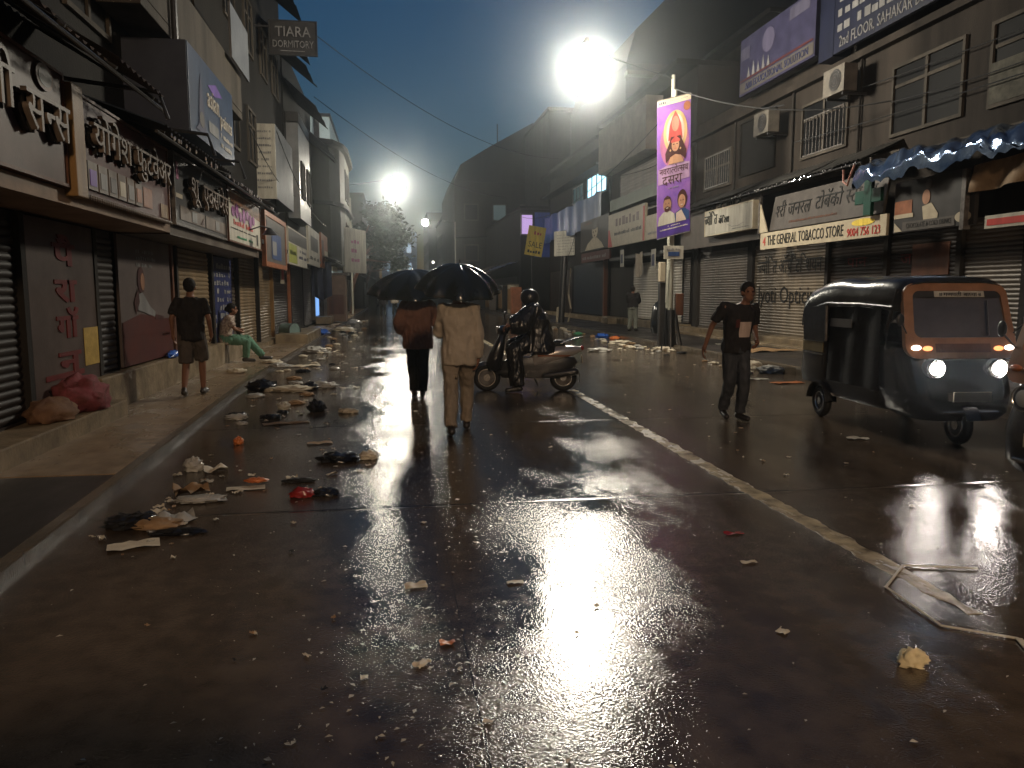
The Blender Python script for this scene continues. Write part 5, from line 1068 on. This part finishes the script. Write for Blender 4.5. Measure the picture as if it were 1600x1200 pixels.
    for s in (-1, 1):
        # side panel behind the door, rain curtain, door post
        x0, x1 = (s * .655, s * .635); a, b_ = min(x0, x1), max(x0, x1)
        MB().add([(x, y, z) for x in (a, b_) for y, z in ((-.20, .97), (.40, .97), (.47, 1.3), (.36, 1.44), (-.20, 1.46))], [(0, 1, 2, 3, 4), (9, 8, 7, 6, 5), (0, 5, 6, 1), (1, 6, 7, 2), (2, 7, 8, 3), (3, 8, 9, 4), (4, 9, 5, 0)]).build("side_panel", M_vinyl, t)
        c = MB().grid(lambda u, v: (s * (.615 + .014 * math.sin(u * 15 + v)), -1.40 + 1.19 * u, .5 + .95 * v), 30, 6).build("rain_curtain", mat("dull_black_canvas", (.009, .008, .008), .85, (.013, .012, .011), 6, .2, 12, spec=.15), t, smooth=True)
        MB().box(min(s * .634, s * .640), max(s * .634, s * .640), -.80, -.28, 1.17, 1.27).build("curtain_window", M_greyb, c)
        MB().tube([(s * .652, -.21, .98), (s * .652, -.19, 1.42)], .016, 8).build("door_post", M_metal, t, smooth=True)
        MB().tube([(s * .60, -1.50, .98), (s * .595, -1.46, 1.15), (s * .58, -1.62, 1.62)], .022, 8).build("front_post", M_autoB, t, smooth=True)
        wheel(t, (s * .565, 0.0, .20), .20, .10)
        mg = MB(); mg.rings([[V((s * (.50 + .15 * w), .27 * math.cos(a_) * 1.0, .21 + .27 * math.sin(a_) + (-.02 if w in (0, 1) else 0.0))) for w in (0, .5, 1)] + [V((s * (.50 + .15 * w), .255 * math.cos(a_), .195 + .255 * math.sin(a_))) for w in (1, .5, 0)] for a_ in [R_(5 + 17 * i) for i in range(11)]], cap=True)
        mg.build("mudguard", M_autoB, t, smooth=60)
    MB().tube([(-.62, -1.6, 1.43), (-.645, -1.0, 1.455), (-.65, -.2, 1.455), (-.64, .3, 1.38)], .012, 6).tube([(.62, -1.6, 1.43), (.645, -1.0, 1.455), (.65, -.2, 1.455), (.64, .3, 1.38)], .012, 6).build("hood_rail", M_steel, t)
    MB().box(-.55, .55, -.25, -.12, .5, 1.2).build("seat_back", M_vinyl, t, bevel=.04); MB().box(-.55, .55, -.72, -.26, .5, .66).build("seat", M_vinyl, t, bevel=.04)
    MB().box(-.56, .56, .50, .545, 1.0, 1.5).build("back_panel", M_vinyl, t)
    wheel(t, (0, -1.90, .20), .20, .10)
    fm = MB(); fm.rings([[V((w, -1.90 + .26 * math.cos(a_), .21 + .26 * math.sin(a_))) for w in (-.075, 0, .075)] + [V((w, -1.90 + .245 * math.cos(a_), .21 + .245 * math.sin(a_))) for w in (.075, 0, -.075)] for a_ in [R_(20 + 16 * i) for i in range(10)]], cap=True)
    fm.build("front_mudguard", M_autoB, t, smooth=60); MB().tube([(-.3, -2.07, .36), (.3, -2.07, .36)], .018, 8).build("bumper_bar", M_steel, t)
    MB().box(-.2, .2, -2.10, -2.085, .47, .57).build("number_plate", M_cream, t)
    t.location = loc; t.rotation_euler = (0, 0, rz); return t
auto("black auto rickshaw with both headlights lit and an orange-brown windscreen frame, on the right", (6.03, 9.05, .004), R_(-5), True)
a2 = auto("dark auto rickshaw cut off by the right edge, nearest to the viewer", (6.60, 4.78, .004), R_(-86), False)

def scooter(lbl, loc, rz):
    t = thing("scooter", lbl, "scooter", (0, 0, 0))
    wheel(t, (-.64, 0, .215), .215, .09, (0, 1, 0)); wheel(t, (.60, 0, .215), .215, .095, (0, 1, 0))
    fd = MB(); fd.rings([[V((-.64 + (.26 + d) * math.cos(a), w, .215 + (.26 + d) * math.sin(a))) for w, d in ((-.075, -.05), (-.06, .01), (.06, .01), (.075, -.05), (.055, -.06), (-.055, -.06))] for a in [R_(15 + 16 * i) for i in range(10)]], cap=True); fd.build("front_fender", M_autoB, t, smooth=60)
    ap = MB(); ap.loft([((-.50, 0, .34), .13, .15), ((-.52, 0, .48), .14, .22), ((-.47, 0, .66), .11, .235), ((-.41, 0, .84), .07, .19), ((-.36, 0, .98), .06, .12)], 22, 2.8); ap.build("leg_shield", M_autoB, t, smooth=60)
    MB().loft([((-.12, 0, .27), .36, .15), ((-.12, 0, .31), .38, .165), ((-.12, 0, .34), .37, .16)], 22, 4).build("floorboard", M_dark, t, smooth=40)
    MB().loft([((-.38, 0, .93), .09, .13), ((-.37, 0, 1.0), .11, .19), ((-.35, 0, 1.06), .07, .12)], 20, 2.4).build("handlebar_cowl", M_autoB, t, smooth=60)
    hb = MB().tube([(-.27, -.36, 1.03), (-.34, -.15, 1.02), (-.34, .15, 1.02), (-.27, .36, 1.03)], .014, 8).build("handlebar", M_dark, t, smooth=True); MB().cap((-.285, -.27, 1.03), (-.265, -.38, 1.03), .019, .019).cap((-.285, .27, 1.03), (-.265, .38, 1.03), .019, .019).build("grip", M_rub, hb, smooth=True)
    for s in (-1, 1): m = MB().tube([(-.33, s * .2, 1.05), (-.35, s * .27, 1.2)], .006, 6).build("mirror_arm", M_dark, t); MB().ell((-.35, s * .29, 1.24), (.014, .06, .042), 12, 8).build("mirror", M_black, m, smooth=True)
    MB().ell((-.47, 0, 1.0), (.03, .075, .055), 14, 8).build("headlight", M_headoff, t, smooth=180)
    bd = MB(); R = []
    for x, z0, z1, w in ((.02, .33, .52, .13), (.14, .36, .66, .19), (.32, .42, .73, .21), (.55, .50, .75, .19), (.76, .58, .74, .14), (.90, .64, .72, .07)):
        R.append([V((x, w * math.copysign(abs(math.cos(a)) ** .7, math.cos(a)), (z0 + z1) / 2 + (z1 - z0) / 2 * math.copysign(abs(math.sin(a)) ** .7, math.sin(a)))) for a in [2 * math.pi * i / 18 for i in range(18)]])
    bd.rings(R); b = bd.build("body_panel", mat("silver_scooter_paint", (.42, .39, .36), .25, (.34, .31, .29), 5, .02, metal=.4, coat=.3), t, smooth=60)
    MB().box(.18, .70, -.218, -.205, .575, .60).box(.18, .70, .205, .218, .575, .60).build("trim", M_orange, b)
    MB().loft([((.10, 0, .22), .50, .15), ((.12, 0, .34), .62, .17), ((.22, 0, .47), .62, .18), ((.26, 0, .55), .52, .16)], 26, 3).build("under_cover", M_dark, t, smooth=50)
    st = MB(); st.loft([((.28, 0, .73), .34, .13), ((.28, 0, .79), .37, .155), ((.28, 0, .83), .33, .13)], 24, 3); st.build("seat", M_vinyl, t, smooth=60)
    MB().loft([((.32, 0, .24), .2, .12), ((.36, 0, .34), .28, .15), ((.40, 0, .46), .30, .15)], 18, 3).build("engine", M_dark, t, smooth=50)
    MB().cap((.30, -.17, .26), (.78, -.19, .33), .045, .06).build("exhaust", M_dark, t, smooth=True)
    MB().tube([(.55, -.16, .78), (.80, -.13, .86), (.90, -.05, .87), (.90, .05, .87), (.80, .13, .86), (.55, .16, .78)], .014, 8).build("grab_rail", M_steel, t, smooth=True)
    MB().ell((.90, 0, .70), (.035, .10, .045), 14, 8).build("tail_light", mat("red_lens", (.35, .02, .015), .15), t, smooth=180)
    MB().rings([[V((.60 + (.27) * math.cos(a), w, .215 + .27 * math.sin(a))) for w in (-.06, .06)] + [V((.60 + .26 * math.cos(a), w, .215 + .26 * math.sin(a))) for w in (.06, -.06)] for a in [R_(-15 + 14 * i) for i in range(9)]], cap=True).build("rear_mudguard", M_black, t, smooth=60)
    MB().box(.895, .905, -.1, .1, .46, .58).build("number_plate", M_cream, t); MB().tube([(.1, .12, .28), (.2, .2, .05)], .012, 6).build("stand", M_dark, t)
    t.location = loc; t.rotation_euler = (0, 0, rz); return t
scooter("silver and black scooter turning across the centre line under a rider in black", (2.14, 12.25, .0), R_(-9))
person("scooter rider in black raincoat and helmet steadying himself with a foot down", (2.34, 12.22, 0), R_(80), {"pelvis": (0, 0, .90), "chest": (0, .06, 1.16), "neck": (0, .12, 1.36), "head": (0, .16, 1.48), "shL": (-.19, .10, 1.30), "shR": (.19, .10, 1.30), "elL": (-.27, .28, 1.10), "wrL": (-.30, .46, 1.07), "elR": (.27, .28, 1.10), "wrR": (.30, .46, 1.07),
       "hpL": (-.10, .02, .86), "knL": (-.20, .40, .66), "anL": (-.24, .34, .10), "toeL": (-.25, .49, .03), "hpR": (.10, .02, .86), "knR": (.17, .40, .72), "anR": (.13, .34, .41), "toeR": (.13, .49, .36)}, M_rain, M_rain, .26, 1.0, 1.0, .13, .075, flare=1.2, curl=(1.0, 1.0), palm=((0, .2, -1), (0, .2, -1)), hair=None, helmet=True)

# ============================================================ LITTER
M_bagb = mat("black_bag_plastic", (.010, .010, .011), .18, (.02, .02, .02), 6, .3, 14); M_bagc = mat("clear_bag_plastic", (.42, .40, .36), .2, (.26, .25, .22), 5, .3, 14); M_card = mat("wet_cardboard", (.30, .19, .10), .6, (.2, .12, .06), 5, .15)
M_paper = mat("wet_paper", (.55, .49, .38), .45, (.40, .34, .25), 8, .1); M_redp = mat("red_plastic", (.22, .02, .018), .25, (.25, .02, .018), 6, .2, 14); M_blup = mat("blue_plastic", (.03, .10, .40), .25, (.02, .07, .28), 6, .2, 14); M_orp = mat("orange_wrapper", (.55, .17, .04), .3, (.4, .1, .03), 8, .1)
M_pinkc = mat("pink_patterned_cloth", (.20, .05, .06), .8, (.10, .03, .026), 9, .15); M_foam = mat("cream_foam", (.66, .56, .34), .7, (.55, .46, .28), 6, .2, 60); M_greenp = mat("green_plastic", (.05, .22, .10), .3, (.03, .15, .07), 6)
def crumple(c, r, seed, amp=.35, n=20, m=12, freq=2.6):
    rd = Vector((seed * 3.7, seed * 1.3, seed * 2.1)); mb = MB().ell((0, 0, 0), (1, 1, 1), n, m); out = []
    for v in mb.v:
        d = 1 + amp * noise.noise(v * freq + rd) + amp * .6 * noise.noise(v * freq * 2.3 + rd)
        w = V((v.x * d * r[0], v.y * d * r[1], max(v.z * d, -.55) * r[2])); out.append(w)
    zmin = min(v.z for v in out); mb.v = [v + V(c) - V((0, 0, zmin - .002)) for v in out]; return mb
def sheet(c, w, l, a, seed, lift=.02):
    ca, sa = math.cos(a), math.sin(a)
    def f(u, v):
        x, y = (u - .5) * w, (v - .5) * l; z = .006 + lift * abs(noise.noise(V((u * 2.2 + seed, v * 2.2, seed * .7)))) * 1.6
        return (c[0] + x * ca - y * sa, c[1] + x * sa + y * ca, c[2] + z)
    return MB().grid(f, 7, 6)
def item(name, kind, m, lbl, cat, c, size, seed, a=0.0, group=None):
    c = (c[0], c[1], c[2] if len(c) > 2 else 0.0)
    if kind == 'c': size = (size[0] * .86, size[1] * .9, size[2] * .75) if size[0] > .12 else size; mb = crumple(c, size, seed, .42, 26, 16, 3.2)
    else: mb = sheet(c, size[0], size[1], a, seed, size[2])
    return mb.single(name, m, lbl, cat, group, smooth=70 if kind == 'c' else 180, fix=(kind == 'c'))
L_ = [("plastic_bag", 'c', M_bagb, "black plastic bag heaped highest in the wet litter pile at the near left kerb", "bag", (-1.80, 5.45), (.19, .16, .07), 1),
 ("cardboard_scrap", 'c', M_card, "brown cardboard lump in front of the black bag by the near left kerb", "litter", (-1.60, 5.38), (.17, .12, .05), 2), ("plastic_sheet", 's', M_bagc, "shiny clear plastic sheet folded over the near left litter pile", "litter", (-1.52, 5.50), (.26, .2, .07), 3, .5),
 ("plastic_bag", 'c', M_bagb, "flat black bag trailing off the near left litter pile", "bag", (-1.42, 5.20), (.2, .07, .03), 4), ("paper_scrap", 's', M_paper, "pale soaked paper just below the near left litter pile", "litter", (-1.63, 4.98), (.3, .16, .02), 5, .3),
 ("cardboard_piece", 's', M_card, "tan cardboard piece leaning behind the clear plastic near the left kerb", "litter", (-1.60, 6.28), (.26, .17, .09), 6, .4), ("plastic_bag", 'c', M_bagc, "clear plastic bag lying flat below the tan cardboard", "bag", (-1.48, 6.02), (.21, .10, .035), 7),
 ("plastic_cup", 'c', M_bagc, "pale crushed cup beside grey paper near the left kerb", "litter", (-1.78, 7.1), (.08, .08, .075), 8), ("paper_scrap", 's', M_paper, "grey-white paper next to the crushed cup", "litter", (-1.58, 7.05), (.2, .17, .05), 9, .2),
 ("flat_package", 's', M_paper, "cream oval package with an orange wrapper lying on it", "litter", (-1.20, 6.36), (.30, .13, .015), 10, .15), ("wrapper", 'c', M_orp, "orange wrapper lying on the cream oval package", "wrapper", (-1.13, 6.46, .03), (.09, .05, .02), 11),
 ("slipper", 'c', M_rub, "single dark slipper lying on the road left of centre", "slipper", (-.80, 6.52), (.15, .05, .03), 12), ("plastic_bag", 'c', M_redp, "small red plastic bag by the dark slipper", "bag", (-.72, 6.03), (.09, .06, .045), 13), ("plastic_bag", 'c', M_bagb, "small black bag touching the red plastic bag", "bag", (-.54, 6.06), (.10, .07, .035), 14),
 ("plastic_bag", 'c', M_bagb, "large black plastic bag alone on the road left of the walkers", "bag", (-.52, 7.30), (.22, .13, .07), 15), ("paper_scrap", 'c', M_paper, "crumpled cream paper right of the large lone black bag", "litter", (-.25, 7.36), (.09, .07, .05), 16),
 ("plastic_bag", 'c', M_bagb, "upright knotted black bag behind the large lone black bag", "bag", (-1.02, 10.5), (.13, .12, .12), 17), ("paper_scrap", 'c', M_paper, "white crumpled paper right of the knotted black bag", "litter", (-.60, 10.3), (.14, .09, .05), 18),
 ("plastic_bag", 'c', M_bagb, "squat black bag closest to the left kerb beside scattered paper", "bag", (-2.0, 10.2), (.15, .10, .05), 19), ("plastic_bag", 'c', M_bagb, "black bag with a white cup standing behind it", "bag", (-1.55, 9.95), (.14, .09, .05), 20), ("plastic_cup", 'c', M_white, "white cup behind the black bag left of centre", "cup", (-1.48, 10.7), (.08, .07, .07), 21),
 ("paper_scrap", 's', M_card, "long brown soaked paper left of the knotted black bag", "litter", (-1.3, 9.55), (.55, .16, .02), 22, .3),
 ("plastic_bag", 'c', M_bagb, "big black bag at the left end of the white litter heap by the kerb", "bag", (-2.12, 12.9), (.26, .2, .15), 23), ("paper_heap", 'c', M_paper, "white soaked paper heap in the middle of the kerb litter", "litter", (-1.62, 12.75), (.36, .2, .08), 24), ("plastic_bag", 'c', M_bagc, "pale plastic bag at the right end of the kerb litter heap", "bag", (-1.15, 13.1), (.26, .15, .09), 25), ("plastic_bag", 'c', M_bagb, "small black bag sitting in front of the pale plastic bag", "bag", (-1.35, 12.9), (.12, .1, .08), 26),
 ("wrapper", 'c', M_orp, "small orange crumpled wrapper near the left kerb", "wrapper", (-1.62, 8.3), (.05, .05, .05), 27), ("paper_scrap", 's', M_card, "brown leaf-like scrap between the orange wrapper and the lone black bag", "litter", (-.78, 8.2), (.26, .12, .02), 28, .2),
 ("paper_scrap", 's', M_paper, "white paper strip lying across the far left gutter", "litter", (-1.9, 17.0), (.7, .2, .05), 29, .2), ("plastic_bag", 'c', M_bagc, "white bag on the left kerb edge past the litter heap", "bag", (-2.3, 16.2, .068), (.2, .16, .08), 30), ("paper_heap", 'c', M_paper, "pale paper lump on the left pavement below the sitting woman", "litter", (-2.95, 15.2, .068), (.22, .13, .07), 31), ("paper_scrap", 'c', M_paper, "second pale lump on the left pavement, nearer the kerb", "litter", (-2.6, 17.2, .068), (.25, .15, .07), 32),
 ("plastic_bag", 'c', M_bagc, "white bag pile in the far left gutter beyond the strip", "bag", (-2.05, 21), (.35, .25, .14), 33), ("plastic_bag", 'c', M_blup, "blue plastic bag among white litter on the far left pavement", "bag", (-2.6, 29, .068), (.35, .3, .16), 34), ("plastic_bag", 'c', M_bagc, "white bag by the foot of the brown kiosk", "bag", (-1.9, 40), (.4, .3, .2), 35), ("paper_heap", 'c', M_paper, "pale refuse heap short of the brown kiosk", "litter", (-2.0, 33), (.5, .4, .15), 36),
 ("foam_block", 'c', M_foam, "cream foam chunk lying alone at the near right", "foam", (2.17, 2.82), (.062, .042, .045), 37), ("wrapper", 's', M_redp, "flat red and white wrapper on the road right of the lamp reflection", "wrapper", (2.2, 4.63), (.13, .05, .01), 38, .1), ("paper_scrap", 's', M_paper, "white slip of paper below the red and white wrapper", "litter", (2.05, 4.1), (.10, .04, .01), 39, .1),
 ("paper_scrap", 's', M_paper, "little white square of paper at the lower right of the reflection", "litter", (1.78, 3.2), (.05, .05, .01), 40, .6), ("paper_scrap", 's', M_paper, "cream rectangular paper left of the lamp reflection", "litter", (.1, 4.03), (.12, .07, .015), 41, .1), ("wrapper", 's', M_orp, "orange-red wrapper at the bottom left of the lamp reflection", "wrapper", (.22, 3.32), (.07, .045, .015), 42, .1), ("paper_scrap", 's', M_paper, "small folded cream ticket below the orange-red wrapper", "litter", (.10, 3.14), (.08, .045, .02), 43, .8), ("paper_scrap", 's', M_paper, "white slip of paper close left of the blazing reflection", "litter", (.64, 4.0), (.09, .04, .01), 44, .0),
 ("paper_scrap", 's', M_white, "white paper sheet on the road in front of the lit rickshaw", "litter", (4.99, 7.57), (.22, .11, .02), 45, -.3), ("plastic_bag", 'c', M_bagc, "white bag lying on the road behind the scooter", "bag", (5.55, 20.2), (.34, .2, .09), 46), ("paper_heap", 'c', M_paper, "white litter heap at the right kerb beside the striding man", "litter", (7.45, 15.2), (.42, .22, .13), 47), ("plastic_bag", 'c', M_bagc, "white bag at the right kerb behind the lit rickshaw", "bag", (7.4, 14.2), (.3, .2, .13), 48),
 ("plastic_bag", 'c', M_blup, "blue plastic bag in the right gutter left of the banner pole", "bag", (7.35, 26.4), (.26, .2, .13), 49), ("plastic_bag", 'c', M_greenp, "green plastic bag in the right gutter near the blue bag", "bag", (7.0, 28.6), (.2, .13, .09), 50), ("wrapper", 'c', M_orp, "orange litter beside the blue bag in the right gutter", "litter", (7.5, 25.4), (.2, .15, .1), 51), ("paper_heap", 'c', M_paper, "pale rubbish heap at the foot of the banner pole", "litter", (7.5, 20.4), (.4, .25, .1), 52), ("paper_heap", 'c', M_paper, "pale rubbish heap in the right gutter past the banner pole", "litter", (7.1, 23.4), (.4, .3, .09), 53), ("cardboard_sheet", 's', M_card, "flat brown cardboard on the right pavement before the painted shutter", "cardboard", (9.3, 18.2, .13), (1.4, .9, .05), 54, .2), ("paper_scrap", 's', M_white, "long white strip on the right pavement behind the cardboard", "litter", (9.5, 20.6, .13), (.9, .2, .03), 55, .1), ("paper_scrap", 's', M_orp, "flat orange scrap on the road behind the lit rickshaw", "litter", (6.9, 12.6), (.6, .25, .02), 56, .2), ("paper_scrap", 's', M_white, "flat white scrap on the road beside the orange scrap", "litter", (6.6, 13.2), (.5, .2, .02), 57, .1)]
for q in L_: item(*q)
rd = random.Random(77)
for cx, cy, sp, n in ((-1.65, 5.35, .22, 10), (-1.5, 6.1, .25, 8), (-1.6, 7.1, .25, 7), (-.5, 7.2, .3, 7), (-1.4, 10.2, .5, 16), (-1.6, 12.8, .5, 22), (-1.9, 16.5, .6, 14), (-1.9, 20, .7, 14), (7.2, 15, .5, 14), (7.1, 20.5, .6, 16), (7.0, 25, .7, 16)):
    for i in range(n):
        m_ = rd.choice((M_paper, M_bagc, M_card, M_white, M_paper)); s = rd.uniform(.04, .11) * (.7 + cy * .03); x = cx + rd.gauss(0, sp); y = cy + rd.gauss(0, sp * 1.3)
        if -2.05 < x < 7.55: item("paper_scrap", 's', m_, "pale soaked scrap scattered round the larger litter", "litter", (x, y, .0), (s, s * rd.uniform(.4, .9), s * .3), rd.uniform(0, 90), rd.uniform(0, 3), "pale scraps round the larger litter")
kinds = [("paper_scrap", M_paper, "small pale paper scrap strewn on the wet road", "litter", "small pale paper scraps on the road", 110), ("leaf_scrap", M_card, "small brown soaked scrap strewn on the wet road", "litter", "small brown scraps on the road", 70), ("plastic_scrap", M_bagb, "small dark plastic scrap strewn on the wet road", "litter", "small dark plastic scraps on the road", 40)]
for nm, m_, lb, ct, gp, cnt in kinds:
    for i in range(cnt):
        y = 2.6 + 26 * rd.random() ** 1.25; x = rd.choice((rd.gauss(-1.3, .6), rd.gauss(.0, .5), rd.uniform(-2, 7.3), rd.uniform(3, 7.4)))
        if not -2.1 < x < 7.5: x = rd.uniform(-1.8, 7)
        s = rd.uniform(.018, .05) * (.7 + y * .05); item(nm, 's', m_, lb, ct, (x, y, .0), (s, s * rd.uniform(.4, .9), .012), rd.uniform(0, 90), rd.uniform(0, 3), gp)
for side, x0, x1, z, lb, gp in ((0, -2.3, -1.2, 0, "pale scrap of refuse caught along the left kerb", "refuse scraps along the left kerb"), (1, 6.7, 7.6, 0, "pale scrap of refuse caught along the right kerb", "refuse scraps along the right kerb")):
    for i in range(55):
        y = rd.uniform(9 if side == 0 else 11, 46); s = rd.uniform(.06, .16); item("refuse_scrap", 'c', rd.choice((M_paper, M_bagc, M_card, M_paper, M_bagb)), lb.replace("pale ", ""), "litter", (rd.uniform(x0, x1), y, z), (s, s * .7, s * .35), rd.uniform(0, 90), 0, gp)
mb = MB()
for i in range(3200):
    y = 2.2 + 24 * rd.random() ** 1.6; x = rd.gauss(.1, .5) + y * .02 if rd.random() < .72 else rd.uniform(-2.1, 7.5); s = .003 + .015 * rd.random() ** 3; a = rd.uniform(0, 3.1); c, q = math.cos(a) * s, math.sin(a) * s; k = rd.uniform(.3, .8)
    if not -2.15 < x < 7.55: continue
    mb.quad((x - c, y - q, .005), (x + q * k, y - c * k, .005 + s * .3), (x + c, y + q, .006), (x - q * k, y + c * k, .005 + s * .3))
mb.single("litter_crumbs", M_white, "tiny wet shreds of paper and petals trampled over the road", "litter", kind="stuff", fix=False)
# bent white strap at the near right, cloth bundles, stick
pts = [(3.30, 3.80), (2.91, 3.91), (2.60, 3.62), (2.555, 3.14), (2.81, 2.96), (2.74, 2.80)]
mb = MB()
for i in range(len(pts) - 1):
    a, b_ = V((*pts[i], .006)), V((*pts[i + 1], .006)); d = (b_ - a).normalized(); n_ = V((-d.y, d.x, 0)); w = .0065 if i < 4 else .014
    mb.add([a - n_ * w, a + n_ * w, b_ + n_ * w, b_ - n_ * w, a - n_ * w + V((0, 0, .006)), a + n_ * w + V((0, 0, .006)), b_ + n_ * w + V((0, 0, .006)), b_ - n_ * w + V((0, 0, .006))], [(0, 1, 2, 3), (7, 6, 5, 4), (0, 4, 5, 1), (1, 5, 6, 2), (2, 6, 7, 3), (3, 7, 4, 0)])
mb.single("packing_strap", M_paper, "thin bent white packing strap lying zigzag on the near right road", "strap")
crumple((-3.52, 9.3, .26), (.27, .42, .25), 91, .3, 26, 16).single("cloth_bundle", M_pinkc, "pink patterned cloth bundle slumped on the step by the pillar sign", "bundle", smooth=70)
crumple((-3.55, 8.6, .26), (.22, .36, .14), 92, .3, 24, 14).single("cloth_bundle", mat("brown_sack", (.16, .09, .05), .8, (.1, .05, .03), 6, .2), "brown sack lying against the pink cloth bundle", "bundle", smooth=70)
crumple((-3.62, 13.5, .52), (.08, .28, .07), 93).single("plastic_bag", M_blup, "small blue plastic bag on the left plinth beside the walker", "bag", smooth=70)
crumple((9.7, 27.0, .13), (.34, .55, .75), 94, .22, 24, 16).single("covered_goods", M_vinyl, "black-covered goods heap standing before the pale shutter left of the pole", "bundle", smooth=70)
for i, (y, z, w, h, lb) in enumerate(((33.6, 2.75, .5, .75, "left small print card hanging under the red-edged sign"), (31.3, 2.35, .9, .95, "white cloth shirt hanging under the red-edged sign"), (29.4, 2.5, .5, .8, "right small print card hanging under the red-edged sign"))):
    if i == 1: MB().grid(lambda u, v: (10.25 - .05 * math.sin(u * 9), y + w * (u - .5) * (1 - .2 * abs(v - .5)), z + h * v - .1 * math.sin(u * 3)), 12, 8).single("hanging_shirt", M_whitesh, lb, "cloth", smooth=True)
    else: tt = board("print_card", lb, (10.2, y + w / 2, z), RF, w, h, M_white, .02); patch(tt, .1, w - .1, .15, h - .2, M_navy)
MB().box(10.05, 10.5, 35.2, 36.4, .13, .42).single("stone_block", M_plinth, "pale stone block on the pavement beside the blue-black door", "block", bevel=.03)

umbrella("unseen black umbrella added behind the viewpoint to cast a shadow on the near road", (-.52, -.62, 2.12), (.02, .05, 1), .74, .27, (-.40, -.50, 1.28), 3)  # unseen umbrella and its holder, added to shade the near road
person("bystander in dark clothes holding an umbrella behind the viewpoint", (-.58, -.72, 0), 0, {"elR": (.25, .10, 1.16), "wrR": (.17, .20, 1.27)}, M_tee, M_darkT, .1, 1, 1, .03, .02, vox=.014, curl=(.4, 1.1), palm=((1, .2, 0), (-.2, -.3, -1)))

for x, y, z, e, lb in ((4.6, 96, 3.2, 14, "small white bulb glowing over a far right stall, seen past the umbrellas"), (5.3, 88, 4.3, 7, "small cool bulb high on a far right shopfront"), (2.2, 120, 3.0, 9, "tiny warm bulb at the closed end of the street"), (4.9, 92, 5.2, 5, "faint bulb above the far right shop row")):
    t = thing("hanging_bulb", lb, "light bulb", (x, y, z)); MB().ell((x, y, z), (.13, .13, .15), 10, 8).build("bulb", glow("bulb_light_%d" % e, (1, .92, .8), e), t, smooth=180); MB().tube([(x, y, z + .14), (x + .2, y, z + .5), (x + 1.8, y, z + .6)], .025, 6).build("bracket", M_dark, t)

# ============================================================ RAIN-WET AIR
hz = MB().box(-72, 72, -32, 202, -1.2, 26); o = hz.build("haze", bpy.data.materials.new("haze"), None); tag(o, kind="stuff"); o["label"] = "thin rain haze hanging over the whole street"
hm = o.data.materials[0]; hm.use_nodes = True; nt = hm.node_tree
for n_ in list(nt.nodes):
    if n_.type == 'BSDF_PRINCIPLED': nt.nodes.remove(n_)
pv = nn(nt, "ShaderNodeVolumePrincipled"); pv.inputs["Color"].default_value = (.84, .93, 1.0, 1); pv.inputs["Density"].default_value = HAZE; pv.inputs["Anisotropy"].default_value = .945
nt.links.new(pv.outputs[0], nt.nodes["Material Output"].inputs["Volume"])
for o in bpy.data.objects:
    for k in ("_A", "_B"):
        if k in o: del o[k]
